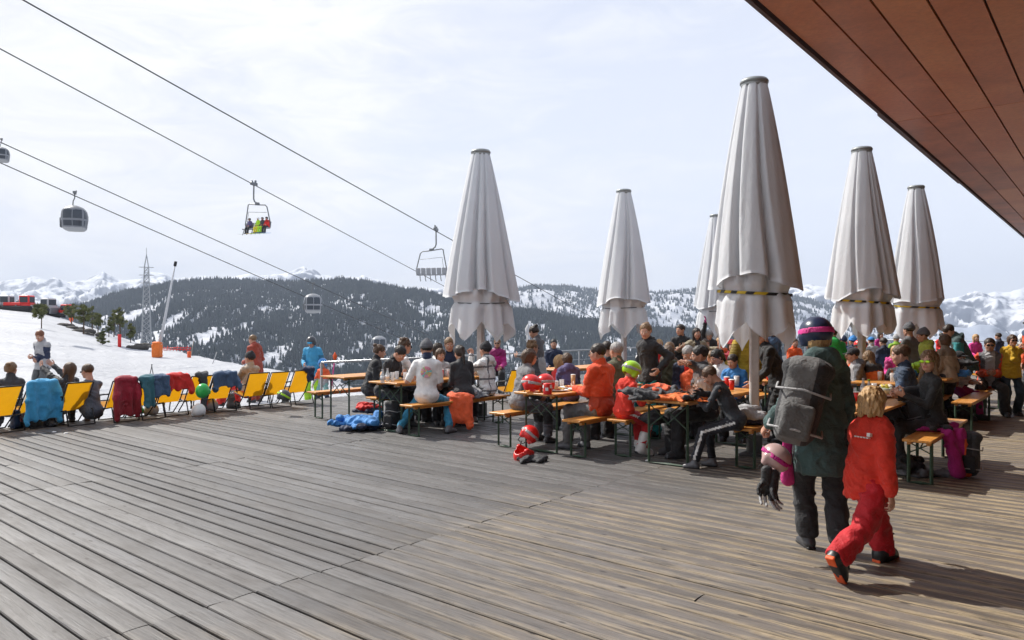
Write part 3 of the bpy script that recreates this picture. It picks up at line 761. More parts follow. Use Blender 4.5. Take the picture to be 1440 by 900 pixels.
def mount_mat(name, snow, rock, thr, sc, w=.12, forest=None):
    m, nt, b = base_mat(name, snow, .8)
    g = nt.nodes.new('ShaderNodeNewGeometry'); s_ = nt.nodes.new('ShaderNodeSeparateXYZ'); nt.links.new(g.outputs['Normal'], s_.inputs[0])
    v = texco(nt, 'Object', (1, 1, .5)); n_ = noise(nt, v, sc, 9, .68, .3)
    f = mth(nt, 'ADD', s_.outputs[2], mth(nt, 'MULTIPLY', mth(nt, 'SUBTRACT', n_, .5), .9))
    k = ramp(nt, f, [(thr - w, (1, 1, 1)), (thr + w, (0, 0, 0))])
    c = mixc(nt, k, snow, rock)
    if forest:
        n2 = noise(nt, v, sc * 6, 5, .7); sp = nt.nodes.new('ShaderNodeSeparateXYZ'); nt.links.new(texco(nt), sp.inputs[0])
        ff = mth(nt, 'SUBTRACT', mth(nt, 'ADD', n2, mth(nt, 'MULTIPLY', n_, .8)), mth(nt, 'MULTIPLY', mth(nt, 'SUBTRACT', sp.outputs[2], forest[0]), 1 / forest[1]))
        c = mixc(nt, ramp(nt, ff, [(.50, (0, 0, 0)), (.60, (1, 1, 1))]), c, (.03, .045, .05))
    nt.links.new(c, b.inputs['Base Color']); bump(nt, b, n_, .6, 30); return m
SN = (.58, .60, .65)
M_far = mount_mat('far_peaks', (.74, .76, .80), (.13, .15, .20), .84, .010, .07)  # rock tinted blue to carry part of the air haze
hill('mountain_range', [(-1200, 395, 5000), (-300, 398, 5000), (0, 397, 5000), (30, 392, 5000), (47, 386, 5000), (65, 392, 5000), (88, 395, 5000), (112, 393, 5000), (130, 390, 5000), (145, 384, 5000), (158, 388, 5000), (168, 392, 5000), (195, 389, 5000), (213, 383, 5000), (232, 384, 5000), (245, 392, 5000), (340, 390, 5000), (357, 383, 5000), (380, 385, 5000), (405, 383, 5000), (418, 377, 5000), (428, 373, 5000), (440, 380, 5000), (452, 389, 5000), (560, 403, 5000), (640, 402, 5000), (800, 412, 5000)],
     2300, -120, 1, 110, 420, 150, 640, -500, 800, M_far, 1.3, seed=3, skyn=14)
M_mas = mount_mat('massif', (.74, .76, .80), (.13, .15, .20), .84, .010, .07)  # same haze blue painted into the massif's rock
hill('snow_massif', [(700, 430, 4600), (900, 418, 4600), (1000, 414, 4600), (1120, 406, 4600), (1140, 403, 4600), (1165, 407, 4600), (1200, 415, 4600), (1260, 421, 4600), (1330, 423, 4600), (1345, 423, 4600), (1360, 419, 4600), (1380, 414, 4600), (1400, 410, 4600), (1420, 413, 4600), (1440, 409, 4600), (1520, 402, 4600), (2400, 405, 4600)],
     2300, -300, 1, 110, 480, 150, 560, 760, 2300, M_mas, .9, seed=11, skyn=12)
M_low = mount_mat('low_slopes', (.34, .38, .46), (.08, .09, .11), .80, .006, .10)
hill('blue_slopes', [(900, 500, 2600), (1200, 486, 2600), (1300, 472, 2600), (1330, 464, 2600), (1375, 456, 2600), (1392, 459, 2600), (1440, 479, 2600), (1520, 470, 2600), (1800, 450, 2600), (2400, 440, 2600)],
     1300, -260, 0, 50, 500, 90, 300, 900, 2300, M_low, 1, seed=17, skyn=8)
M_hill = mount_mat('hill_snow', (.62, .64, .69), (.14, .15, .16), .50, .02, .08)
_, _, P2 = hill('wooded_ridge', [(400, 430, 3000), (620, 424, 3000), (730, 406, 3000), (760, 403, 3000), (830, 403, 3000), (900, 408, 3000), (990, 406, 3000), (1050, 410, 3000), (1130, 418, 3000), (1200, 432, 3000), (1300, 450, 3000), (1500, 500, 3000)],
     1500, -200, 2, 60, 500, 120, 340, 420, 1350, M_hill, 1.1, seed=23, skyn=4)
_, _, P1 = hill('forest_hill', [(-900, 436, 1500), (0, 430, 1500), (60, 432, 1500), (110, 424, 1500), (150, 411, 1500), (180, 404, 1500), (240, 394, 1500), (300, 389, 1500), (350, 388, 1500), (400, 393, 1500), (440, 391, 1500), (480, 388, 1500), (520, 391, 1450), (560, 397, 1420), (600, 406, 1400), (640, 417, 1350), (740, 433, 1250), (830, 444, 1200), (900, 455, 1150), (1010, 466, 1100), (1150, 480, 1050), (1500, 505, 1000)],
     520, -115, 7, 12, 150, 190, 620, -320, 1350, M_hill, 1.0, seed=31, skyn=3)
def forest(name, P, n, hgt, rad, seed, dens, label):
    r_ = np.random.RandomState(seed); R, Cn = P.shape[0], P.shape[1]
    u = r_.rand(n) ** .8 * (R - 2) / 1.22; v = r_.rand(n) * (Cn - 2); i = u.astype(int); j = v.astype(int); fu = (u - i)[:, None]; fv = (v - j)[:, None]
    Q = P[i, j] * (1 - fu) * (1 - fv) + P[i + 1, j] * fu * (1 - fv) + P[i, j + 1] * (1 - fu) * fv + P[i + 1, j + 1] * fu * fv
    g = .62 * fbm(Q / V(55, 150, 110), seed, 4, .65) + .5 * fbm(Q / V(9, 50, 35), seed + 40, 2, .6); keep = (g > dens + r_.randn(n) * .26); 
    crest = u > (R / 1.35) * .86; keep = keep | (crest & (r_.rand(n) < .8))
    Q = Q[keep]; n = len(Q); hh = hgt * (.55 + .75 * r_.rand(n)); ww = rad * (.7 + .6 * r_.rand(n)); k = 5
    vs = []; fs = []; base = 0; ang = r_.rand(n)[:, None] * 6 + np.arange(k)[None, :] * 2 * PI / k
    for z0, z1, rr in ((0.04, .62, 1.0), (.38, 1.0, .62)):
        ring = np.stack([Q[:, 0:1] + np.cos(ang) * (ww * rr)[:, None], Q[:, 1:2] + np.sin(ang) * (ww * rr)[:, None], Q[:, 2:3] + (hh * z0)[:, None] + (r_.rand(n, k) - .5) * hh[:, None] * .12], -1)
        top = Q + np.stack([hh * 0, hh * 0, hh * z1], -1)
        vs.append(np.concatenate([ring, top[:, None]], 1).reshape(-1, 3))
        a = np.arange(n)[:, None] * (k + 1) + base; q = np.arange(k)[None]
        fs.append(np.stack([a + q, a + (q + 1) % k, a + k + 0 * q], -1).reshape(-1, 3)); base += n * (k + 1)
    m, nt, b = base_mat('fir_haze_blue', (.03, .04, .03), .9)
    ns = noise(nt, texco(nt), .09, 3); nt.links.new(ramp(nt, ns, [(.35, (.024, .040, .054)), (.65, (.046, .066, .068))]), b.inputs['Base Color'])  # blue of the distance haze is mixed into the fir colour
    o = mesh_obj(name, np.concatenate(vs), np.concatenate(fs), m, smooth=False); tag(o, label, 'forest', kind='stuff')
forest('fir_forest', P1, 130000, 9.5, 2.0, 5, -.10, 'dark fir forest covering the slope across the valley')
forest('distant_woods', P2, 36000, 14, 3.8, 6, .0, 'distant fir woods patched with snow on the farther ridge')

# ------------------------------------------------------------------ haze
hz = MB(); hz.box((0, 2480, 160), (8000, 3980, 316)); m = bpy.data.materials.new('haze'); m.use_nodes = True; nt = m.node_tree; nt.nodes.remove(nt.nodes['Principled BSDF'])
pv = nt.nodes.new('ShaderNodeVolumePrincipled'); pv.inputs['Color'].default_value = (.70, .80, .98, 1); pv.inputs['Density'].default_value = 1.4e-4; pv.inputs['Anisotropy'].default_value = .1
nt.links.new(pv.outputs[0], nt.nodes['Material Output'].inputs['Volume'])
HAZE = hz.build('haze', m); tag(HAZE, kind='stuff')

# ------------------------------------------------------------------ deck of weathered boards (local x = along u, local y = along v)
PITCH = .159
def deck():
    r_ = np.random.RandomState(3); vs = []; fs = []; rn = []
    a0, a1 = -26, 283; joints = [-8.5, -4.3, -.1, 4.12, 8.33, 12.53, 13.72]
    prof = [(-.0705, -.055), (-.072, -.010), (-.067, -.0022), (-.035, .0), (.035, .0), (.067, -.0022), (.072, -.010), (.0705, -.055)]
    n = 0
    for i in range(a0, a1):
        ac = i * PITCH; js = list(joints)
        if r_.rand() < .22: k = r_.randint(1, 5); js.insert(k + 1, joints[k] + r_.uniform(1.2, 3.0))
        for b0, b1 in zip(js[:-1], js[1:]):
            g = .003; dz = r_.normal(0, .0016); tw = r_.normal(0, .0022); sh = r_.normal(0, .0012); rr = r_.rand()
            for bb in (b0 + g, b1 - g):
                for x, z in prof: vs.append((ac + sh + x, bb, z + dz + tw * x / .07))
            m = len(prof)
            for k in range(m - 1): fs.append((n + k, n + k + 1, n + m + k + 1, n + m + k)); rn.append(rr)
            n += 2 * m
    fs = np.array(fs)[:, ::-1].copy()
    return np.array(vs), fs, np.array(rn)
dvx, dfx, drn = deck()
m, nt, b = base_mat('weathered_boards', (.2, .2, .2), .72)
v = texco(nt, 'Object', (1, 1, 1)); at_ = nt.nodes.new('ShaderNodeAttribute'); at_.attribute_name = 'rnd'; rnd = at_.outputs['Fac']
def off(scale):
    mp = nt.nodes.new('ShaderNodeMapping'); mp.inputs['Scale'].default_value = scale; nt.links.new(v, mp.inputs['Vector'])
    cx = nt.nodes.new('ShaderNodeCombineXYZ'); nt.links.new(mth(nt, 'MULTIPLY', rnd, 37.0), cx.inputs[1]); nt.links.new(mth(nt, 'MULTIPLY', rnd, 11.0), cx.inputs[2])
    va = nt.nodes.new('ShaderNodeVectorMath'); va.operation = 'ADD'; nt.links.new(mp.outputs[0], va.inputs[0]); nt.links.new(cx.outputs[0], va.inputs[1]); return va.outputs[0]
grain = noise(nt, off((70, 3.0, 20)), 1.0, 6, .65, .6); stain = noise(nt, off((5, 1.2, 5)), 1.0, 5, .6, .5); big = noise(nt, v, .42, 4, .55); blot = noise(nt, v, 2.6, 6, .68, .4)
cb = ramp(nt, rnd, [(0, (.105, .102, .101)), (.5, (.145, .141, .139)), (1, (.185, .180, .178))])
cb = mixc(nt, ramp(nt, stain, [(.35, (0, 0, 0)), (.7, (.7, .7, .7))]), cb, (.095, .088, .083))
sp = nt.nodes.new('ShaderNodeSeparateXYZ'); nt.links.new(v, sp.inputs[0])
warm = mth(nt, 'ADD', mth(nt, 'MULTIPLY', mth(nt, 'SUBTRACT', 5.0, sp.outputs[1]), .14), mth(nt, 'SUBTRACT', big, .5))
warmf = ramp(nt, warm, [(.05, (0, 0, 0)), (.75, (.85, .85, .85))])
cb = mixc(nt, warmf, cb, mixc(nt, 1.0, cb, (1.75, 1.52, 1.28), 'MULTIPLY'))
fx = mth(nt, 'ABSOLUTE', mth(nt, 'SUBTRACT', mth(nt, 'FRACT', mth(nt, 'ADD', mth(nt, 'MULTIPLY', sp.outputs[0], 1 / PITCH), .5)), .5))  # 0 middle of the board, .5 at its edge
och = mth(nt, 'MULTIPLY', mth(nt, 'MULTIPLY', ramp(nt, mth(nt, 'ADD', mth(nt, 'MULTIPLY', fx, .9), mth(nt, 'MULTIPLY', blot, .7)), [(.48, (0, 0, 0)), (.68, (1, 1, 1))]), warmf), ramp(nt, grain, [(.35, (.2, .2, .2)), (.6, (1, 1, 1))]))
cb = mixc(nt, mth(nt, 'MULTIPLY', och, .9), cb, (.66, .52, .31))
cb = mixc(nt, ramp(nt, blot, [(.58, (0, 0, 0)), (.76, (.75, .75, .75))]), cb, (.065, .058, .054))
cb = mixc(nt, ramp(nt, grain, [(.30, (.85, .85, .85)), (.52, (0, 0, 0))]), cb, (.055, .050, .047))
vo = nt.nodes.new('ShaderNodeTexVoronoi'); vo.inputs['Scale'].default_value = 1.0; nt.links.new(off((7, 2.6, 1)), vo.inputs['Vector'])
cb = mixc(nt, ramp(nt, vo.outputs['Distance'], [(.05, (.9, .9, .9)), (.10, (0, 0, 0))]), cb, (.04, .034, .03))
nt.links.new(cb, b.inputs['Base Color']); nt.links.new(ramp(nt, stain, [(.3, (.42, .42, .42)), (.7, (.70, .70, .70))]), b.inputs['Roughness'])
bump(nt, b, mth(nt, 'ADD', grain, mth(nt, 'MULTIPLY', blot, .5)), .55, .006)
DK = mesh_obj('deck_floor', dvx, dfx, m, smooth=False); tag(DK, kind='structure'); DK.rotation_euler = (0, 0, math.atan2(UU[1], UU[0]))
a_ = DK.data.attributes.new('rnd', 'FLOAT', 'FACE'); a_.data.foreach_set('value', drn.astype(np.float32))
Ru = rotz(math.atan2(UU[1], UU[0]))
mb = MB(); c_ = dk(20.5, 2.6, -.13); mb.box(c_, (24.4, 11.05, .06), Ru); tag(mb.build('deck_underside', plain((.02, .018, .016), .9, name='under_deck_shade')), kind='structure')  # near-black sheet, its colour stands in for shade below the board gaps

# ------------------------------------------------------------------ roof overhang of the restaurant
ZS = 5.0; B_E = 2.94
def roof():
    root = empty('restaurant_building', dk(20, -4), 0, 'timber lined roof overhang of the restaurant above the deck', 'building')
    root.location = tuple(dk(20, -4)); inv = -dk(20, -4)
    m, nt, b = base_mat('red_brown_panels', (.2, .06, .03), .42)
    v = texco(nt); at2 = nt.nodes.new('ShaderNodeAttribute'); at2.attribute_name = 'rnd'
    n1 = noise(nt, v, .8, 5, .6, .4); n2 = noise(nt, v, 14, 5, .7)
    c = ramp(nt, mth(nt, 'ADD', mth(nt, 'MULTIPLY', n1, .7), mth(nt, 'MULTIPLY', at2.outputs['Fac'], .32)), [(.25, (.36, .12, .060)), (.5, (.66, .225, .10)), (.8, (.82, .35, .15))])
    c = mixc(nt, ramp(nt, n2, [(.4, (0, 0, 0)), (.8, (.35, .35, .35))]), c, (.20, .075, .05)); nt.links.new(c, b.inputs['Base Color'])
    vs = []; fs = []; rn = []; r_ = np.random.RandomState(9); n = 0; w_ = .452; ja = [-12, -3.4, 5, 13.4, 21.8, 30.2, 38.6, 47]
    for i in range(14):
        b1 = B_E - .02 - i * w_ - .012; b0 = b1 - w_ + .024
        for a0, a1 in zip(ja[:-1], ja[1:]):
            p = [dk(a, bb, z) for z in (ZS, ZS + .03) for a, bb in ((a0 + .008, b0), (a1 - .008, b0), (a1 - .008, b1), (a0 + .008, b1))]
            vs += p; q = [(3, 2, 1, 0), (4, 5, 6, 7), (0, 1, 5, 4), (1, 2, 6, 5), (2, 3, 7, 6), (3, 0, 4, 7)]; fs += [tuple(n + k for k in t) for t in q]; rn += [r_.rand()] * 6; n += 8
    o = mesh_obj('soffit_panels', np.array(vs) + inv, np.array(fs), m, root, smooth=False); a_ = o.data.attributes.new('rnd', 'FLOAT', 'FACE'); a_.data.foreach_set('value', np.array(rn, np.float32))
    mb = MB(); mb.box(dk(17.5, -.30, ZS + .12) + inv, (29.5, 3.2, .085), Ru); mb.build('roof_core', plain((.015, .012, .01), .9, name='dark_void'), root)
    fm = plain((.10, .045, .035), .5, name='fascia_paint')
    mb = MB(); mb.box(dk(17.5, B_E + .025, ZS + .12) + inv, (29.6, .024, .15), Ru); mb.build('fascia', fm, root)
    mb = MB(); a_s = row_a_edge(1240, 160); a_e = row_a_edge(1352, 257); mb.box(dk((a_s + a_e) / 2, B_E + .075, ZS + .09) + inv, ((a_e - a_s) / 2, .022, .10), Ru); mb.build('fascia_strip', fm, root)
    wm = plain((.19, .09, .05), .6, name='cladding'); mb = MB(); mb.box(dk(17.5, -3.6, 2.55) + inv, (29.5, .12, 2.55), Ru); mb.build('wall', wm, root)
    for k in range(9):
        mb = MB(); mb.box(dk(-6 + k * 6, -3.46, 1.45) + inv, (2.2, .03, 1.2), Ru); o = mb.build('window', plain((.05, .07, .08), .08, name='window_glass'), root)
def row_a_edge(px, py):
    Y = (ZS - H) * F / (HY - py); return (Y - .641 * B_E) / .768
roof()
# screws in the soffit are part of its pattern; lights none

# ------------------------------------------------------------------ railing
def railing(name, pts, z, label):
    root = empty(name, pts[0], 0, label, 'railing'); o_ = pts[0]
    M = plain((.45, .46, .47), .35, .8, name='steel_rail'); mb = MB(); mb.tube([p + V(0, 0, z) - o_ for p in pts], .024, 8); mb.build('handrail', M, root, True)
    for zz in (.25, .5):
        mb = MB(); mb.tube([p + V(0, 0, zz) - o_ for p in pts], .006, 5); mb.build('cable', M, root)
    for p, q in zip(pts[:-1], pts[1:]):
        L = np.linalg.norm(q - p); n = max(1, int(L / 1.9))
        for k in range(n):
            c = p + (q - p) * k / n - o_; mb = MB(); mb.box(c + V(0, 0, z / 2), (.02, .02, z / 2), Ru); mb.build('post', M, root)
railing('railing', [dk(row_a(452, 13.66), 13.66), dk(43.8, 13.66)], .80, 'long steel railing along the valley edge of the deck')
railing('railing', [dk(43.8, 13.4), dk(43.8, -6)], .80, 'steel railing across the far end of the deck')
# ------------------------------------------------------------------ parasols
def fabric():
    m, nt, b = base_mat('canvas', (.86, .87, .89), .85)
    v = texco(nt); n_ = noise(nt, v, 1.6, 5, .6, .4); nt.links.new(ramp(nt, n_, [(.3, (.80, .82, .85)), (.65, (.87, .885, .91))]), b.inputs['Base Color'])
    bump(nt, b, noise(nt, texco(nt, 'Object', (1, 1, .35)), 16, 5, .6, .8), .35, .03)
    tr = nt.nodes.new('ShaderNodeBsdfTranslucent'); tr.inputs['Color'].default_value = (.86, .87, .89, 1); ms = nt.nodes.new('ShaderNodeMixShader'); ms.inputs[0].default_value = .38
    nt.links.new(b.outputs[0], ms.inputs[1]); nt.links.new(tr.outputs[0], ms.inputs[2]); nt.links.new(ms.outputs[0], nt.nodes['Material Output'].inputs[0]); return m
M_can = fabric(); M_pole = plain((.62, .62, .62), .35, .1, name='white_pole'); M_ring = plain((.30, .32, .32), .45, .3, name='grey_cap')
def hazard():
    m, nt, b = base_mat('striped_belt', (.6, .45, .03), .6); wv = nt.nodes.new('ShaderNodeTexWave'); wv.inputs['Scale'].default_value = 2.2; wv.bands_direction = 'DIAGONAL'
    nt.links.new(texco(nt), wv.inputs['Vector']); nt.links.new(ramp(nt, wv.outputs['Fac'], [(.38, (.02, .02, .02)), (.46, (.62, .44, .02))]), b.inputs['Base Color']); return m
M_haz = hazard()
def parasol(a, b, label, seed, top=4.75, belt='black', k=1.0, lean=0, right=0.0):
    r_ = random.Random(seed); root = empty('parasol', dk(a, b), r_.uniform(0, 6), label, 'parasol', 'closed parasols on the deck')
    nth = 220; nz = 60; npl = 9
    ph = [r_.uniform(0, 6) for _ in range(8)]
    # pleat angles, unevenly spread, each with its own width and depth
    cut = sorted((i + r_.uniform(-.48, .48)) * 2 * PI / npl for i in range(npl)); dep = [r_.uniform(.45, 1.0) for _ in range(npl)]
    def fold(th, t):
        th = (th + .10 * math.sin(t * 3 + ph[0])) % (2 * PI); best = 0; bulge = 0
        for i, c in enumerate(cut):
            d = abs((th - c + PI) % (2 * PI) - PI); w_ = .06 + .10 * dep[i]
            best = max(best, dep[i] * max(0, 1 - d / w_) ** 1.3)
        return best
    def R(t):  # t 0 top .. 1 hem
        return .155 + (.62 * k - .155) * (t ** .92) + .012 * math.sin(PI * t)
    zt, zh = top - .03, 2.14
    P = np.zeros((nz, nth, 3))
    lob = [r_.uniform(-1, 1) for _ in range(5)]
    for i in range(nz):
        t = i / (nz - 1)
        for j in range(nth):
            th = 2 * PI * j / nth; f = fold(th, t); amp = .10 + .26 * t
            rr = R(t) * (1 - amp * f * (1.2 - .3 * t) + .02 * math.sin(3 * th + ph[1]) * t + .07 * math.sin(2 * th + ph[2]) * t + .006 * math.sin(19 * th + ph[3] + 3 * t) * min(1, t * 2))
            hz_ = zh + .06 * math.sin(2 * th + ph[4]) + .05 * math.sin(3 * th + ph[5]) + .03 * abs(math.sin(4 * th + ph[6]))
            z = zt + (hz_ - zt) * t
            P[i, j] = (rr * math.cos(th), rr * math.sin(th), z)
    def shell(Pg, name, parent, thick=.006):
        n, m = Pg.shape[:2]; idx = np.arange(n * m).reshape(n, m); f = np.stack([idx[:-1], np.roll(idx, -1, 1)[:-1], np.roll(idx, -1, 1)[1:], idx[1:]], -1).reshape(-1, 4)[:, ::-1]
        v = Pg.reshape(-1, 3); nrm = vnormals(v, f); v2 = v - nrm * thick; N_ = n * m
        e = []
        for row in (0, n - 1):
            A = idx[row]; Bq = np.roll(A, -1); q = np.stack([A, Bq, Bq + N_, A + N_], -1); e.append(q if row == n - 1 else q[:, ::-1])
        return mesh_obj(name, np.concatenate([v, v2]), np.concatenate([f, f[:, ::-1] + N_] + e), M_can, parent)
    can = shell(P, 'canopy', root)
    # gathered lower cloth below the belt: pointed corners hanging down
    n2 = 26; Q = np.zeros((n2, nth, 3)); nc = 4; p0 = r_.uniform(0, 6); jag = [r_.uniform(.0, .22) for _ in range(8)]
    for i in range(n2):
        t = i / (n2 - 1)
        for j in range(nth):
            th = 2 * PI * j / nth; q8 = (th + p0) * 6 / (2 * PI); kk = int(q8) % 6; tri = 1 - abs((q8 % 1) * 2 - 1)
            low = 1.68 - .02 * math.sin(9 * th) - (.20 + jag[kk] * .9) * tri
            z = 2.26 + (low - 2.26) * t; wz = z - 2.04
            rr = .45 * k + (.05 * min(1, abs(wz) / .10)) + (.07 * k * min(1, -wz / .5) if wz < 0 else 0)
            rr *= 1 - .26 * abs(math.sin(3 * th + ph[3] + .9 * math.sin(2 * th))) ** 6 * min(1, .4 + abs(wz) * 3) + .03 * math.sin(13 * th + ph[7]) + .05 * math.sin(5 * th + ph[2])
            Q[i, j] = (rr * math.cos(th), rr * math.sin(th), z)
    sk_ = shell(Q, 'lower_cloth', root)
    mb = MB(); rp = []; 
    for j in range(49):
        th = 2 * PI * j / 48; rr = .452 * k; rp.append((rr * math.cos(th), rr * math.sin(th), 2.045 + .035 * math.sin(th + ph[0])))
    if belt == 'black': mb.tube(rp, .008, 6, cap=False); mb.build('belt', M_bplastic, root, True)
    else:
        vs = []; f = []
        for j, p in enumerate(rp):
            for dz in (-.018, .018): vs.append((p[0] * 1.06, p[1] * 1.06, p[2] + dz))
        for j in range(48): f.append((2 * j, 2 * j + 2, 2 * j + 3, 2 * j + 1))
        b0 = len(vs); vs += [(x * .96, y * .96, z) for x, y, z in vs]; f += [tuple(b0 + q for q in reversed(t)) for t in f]
        mesh_obj('belt', vs, f, M_haz, root)
    mb = MB(); mb.lathe([(.06, top - .06), (.175, top - .04), (.178, top - .015), (.16, top + .012), (.02, top + .02)], n=28); mb.build('top_cap', M_ring, root, True)
    mb = MB(); mb.lathe([(.152, top - .09), (.166, top - .088), (.166, top - .03), (.152, top - .03)], n=28); mb.build('cap_ring', M_ring, root, True)
    mb = MB(); mb.box((0, 0, 2.2), (.055, .055, 2.2), bev=.012); mb.build('pole', M_pole, root)
    mb = MB(); mb.box((0, 0, .012), (.22, .22, .012), bev=.004); mb.box((0, 0, .13), (.085, .085, .12), bev=.01); mb.build('base', plain((.12, .125, .13), .5, .5, name='base_steel'), root)
    return root
parasol(9.73, 8.85, 'closed parasol with thin black belt behind the man in a printed T-shirt', 2, k=1.05)
parasol(14.7, 8.9, 'closed parasol rising behind the smiling woman in a black jacket', 5, k=1.06)
parasol(19.7, 8.9, 'smallest and farthest closed parasol, partly hidden behind the largest one', 11, k=1.0)
parasol(9.15, 3.62, 'largest closed parasol, yellow and black belt, beside the yellow puffer jacket', 4, belt='haz', k=.96)
parasol(13.9, 3.56, 'closed parasol with slanting yellow and black belt above the boy in a navy cap', 7, belt='haz', k=.92)
parasol(18.5, 3.6, 'closed parasol nearest to the wooden roof, yellow belt, behind the man in a grey T-shirt', 9, belt='haz', k=.97)

# ------------------------------------------------------------------ beer tables and benches
def wood_top():
    m, nt, b = base_mat('varnished_pine', (.5, .22, .07), .38); v = texco(nt); g = noise(nt, texco(nt, 'Object', (1.2, 22, 8)), 3, 5, .6, .8); w_ = noise(nt, v, 1.6, 4)
    c = ramp(nt, g, [(.3, (.48, .18, .035)), (.6, (.74, .34, .07))]); c = mixc(nt, ramp(nt, w_, [(.5, (0, 0, 0)), (.72, (.7, .7, .7))]), c, (.26, .115, .055)); nt.links.new(c, b.inputs['Base Color']); return m
M_pine = wood_top(); M_gsteel = plain((.045, .085, .055), .5, name='green_steel')
def ftable(a, b, label, L=2.2, W=.66, z=.77, name='beer_table', cat='table', group='folding beer tables on the deck', jit=0, lw=.25, ins=.16, rustc=None):
    root = empty(name, dk(a + L / 2, b), math.atan2(UU[1], UU[0]) + jit * D2R, label, cat, group)
    mb = MB(); mb.box((0, 0, z - .0135), (L / 2, W / 2, .0135), bev=.004); mb.build('table_top' if cat == 'table' else 'seat', M_pine, root)
    mb = MB(); mb.box((0, W * .33, z - .045), (L / 2 - .08, .018, .018)); mb.box((0, -W * .33, z - .045), (L / 2 - .08, .018, .018)); mb.build('rail', M_pine, root)
    for s_ in (-1, 1):
        x = s_ * (L / 2 - ins)
        fr = MB(); zz = z - .045; fr.tube([(x, 0, .014), (x, lw, .014), (x, lw, zz), (x, -lw, zz), (x, -lw, .014), (x, 0, .014)], .019, 4); fo = fr.build('leg_frame', M_gsteel, root)
        br = MB()
        zc = z - .06
        if cat == 'table':
            br.tube([(x, -lw, z - .34), (x - s_ * .0, 0, z - .14), (x, lw, z - .34)], .009, 5); br.tube([(x, -.03, z - .16), (x - s_ * .42, -.03, z - .05)], .008, 5); br.tube([(x, -lw, zc), (x, lw * .1, z - .30)], .007, 5); br.tube([(x, lw, zc), (x, -lw * .1, z - .30)], .007, 5)
        else: br.tube([(x, -lw, z - .16), (x, lw, z - .05)], .007, 5); br.tube([(x, lw, z - .16), (x, -lw, z - .05)], .007, 5); br.tube([(x, 0, z - .11), (x - s_ * .25, 0, z - .04)], .007, 5)
        br.build('brace', M_gsteel, fo)
    return root
def fbench(a, b, label, **k): return ftable(a, b, label, z=.475, W=.27, name='beer_bench', cat='bench', group='folding beer benches on the deck', lw=.105, **k)
# rows of the terrace: (table b, rank positions)
ftable(7.55, 10.25, 'beer table standing leftmost, behind the man in a black half-zip'); fbench(7.55, 10.85, 'empty bench at the far left beside the leftmost beer table')
ftable(7.30, 8.66, 'beer table with glasses and bottles in front of the men on the left'); fbench(7.2, 8.02, 'bench that the man in blue trousers sits astride'); fbench(7.6, 9.30, 'bench under the man in a black half-zip, left of the glasses')
ftable(7.38, 5.80, 'beer table holding two red ski helmets at its near end'); fbench(7.35, 5.20, 'bench under the man in an orange-red jacket'); fbench(7.35, 6.40, 'bench under the woman with short dark hair and sunglasses')
ftable(7.60, 4.10, 'beer table piled with black and orange jackets in front of the boy'); fbench(8.0, 3.33, 'bench under the boy in black with white-striped trousers'); fbench(7.75, 4.80, 'bench under the child in a lime green helmet')
ftable(8.15, 2.22, 'beer table with bowl and drinks left of the woman in mirrored sunglasses'); fbench(8.35, 1.62, 'bench with pink jacket, under the woman in mirrored sunglasses'); fbench(8.4, 2.85, 'bench hidden behind the child in red, left of the bowl')
ftable(13.4, 2.5, 'beer table heaped with blue and lime jackets'); fbench(14.95, 1.98, 'bench on which the man in an orange and grey jacket sits'); fbench(12.8, 1.88, 'dark bench under the heap of blue and lime jackets')
ftable(11.3, 4.10, 'second beer table behind the boy in black, carrying red cups'); fbench(11.2, 4.72, 'bench under the people left of the red cups'); fbench(11.3, 3.48, 'short end of a bench below the yellow puffer jacket')
ftable(11.0, 5.80, 'beer table beside the child in a purple hooded jacket'); fbench(11.0, 6.42, 'bench under the child in a purple hooded jacket'); fbench(11.2, 5.18, 'bench behind the man in an orange-red jacket')
ftable(11.4, 8.66, 'beer table behind the parasol at the back left'); ftable(11.9, 2.9, 'beer table in the middle of the crowd behind the child in red')
ftable(15.2, 5.2, 'beer table far back near the bearded man in black'); ftable(15.4, 3.0, 'beer table far back near the green jacket'); ftable(15.5, 7.6, 'beer table far back behind the waitress')
fbench(15.2, 5.85, 'bench far back behind the bearded man in black'); fbench(12.0, 2.35, 'bench between the girl in orange and the man in a black cap')

# ------------------------------------------------------------------ deck chairs
def sling_mat():
    m, nt, b = base_mat('yellow_sling', (.72, .33, .01), .6); v = texco(nt); nt.links.new(ramp(nt, noise(nt, v, 6, 4), [(.3, (.64, .26, .008)), (.7, (.76, .34, .012))]), b.inputs['Base Color'])
    tr = nt.nodes.new('ShaderNodeBsdfTranslucent'); tr.inputs['Color'].default_value = (.85, .42, .01, 1); ms = nt.nodes.new('ShaderNodeMixShader'); ms.inputs[0].default_value = .35
    nt.links.new(b.outputs[0], ms.inputs[1]); nt.links.new(tr.outputs[0], ms.inputs[2]); nt.links.new(ms.outputs[0], nt.nodes['Material Output'].inputs[0]); return m
M_sling = sling_mat()
def sling(pts, w_, sag):
    """cloth strip through the profile points (y,z)"""
    n = len(pts) - 1; rows = n * 5 + 1; cols = 9; P = []
    for i in range(rows):
        u = i / (rows - 1) * n; k = min(int(u), n - 1); t = u - k; y = pts[k][0] * (1 - t) + pts[k + 1][0] * t; z = pts[k][1] * (1 - t) + pts[k + 1][1] * t
        for j in range(cols):
            x = -w_ + 2 * w_ * j / (cols - 1); s_ = sag * math.sin(PI * i / (rows - 1)) * (1 - (x / w_) ** 2); P.append((x, y - s_ * .5, z - s_))
    f = [(i * cols + j, i * cols + j + 1, (i + 1) * cols + j + 1, (i + 1) * cols + j) for i in range(rows - 1) for j in range(cols - 1)]
    return P, f
TOP = (-.38, .70); BK = (-.12, .235); FR = (.32, .31)
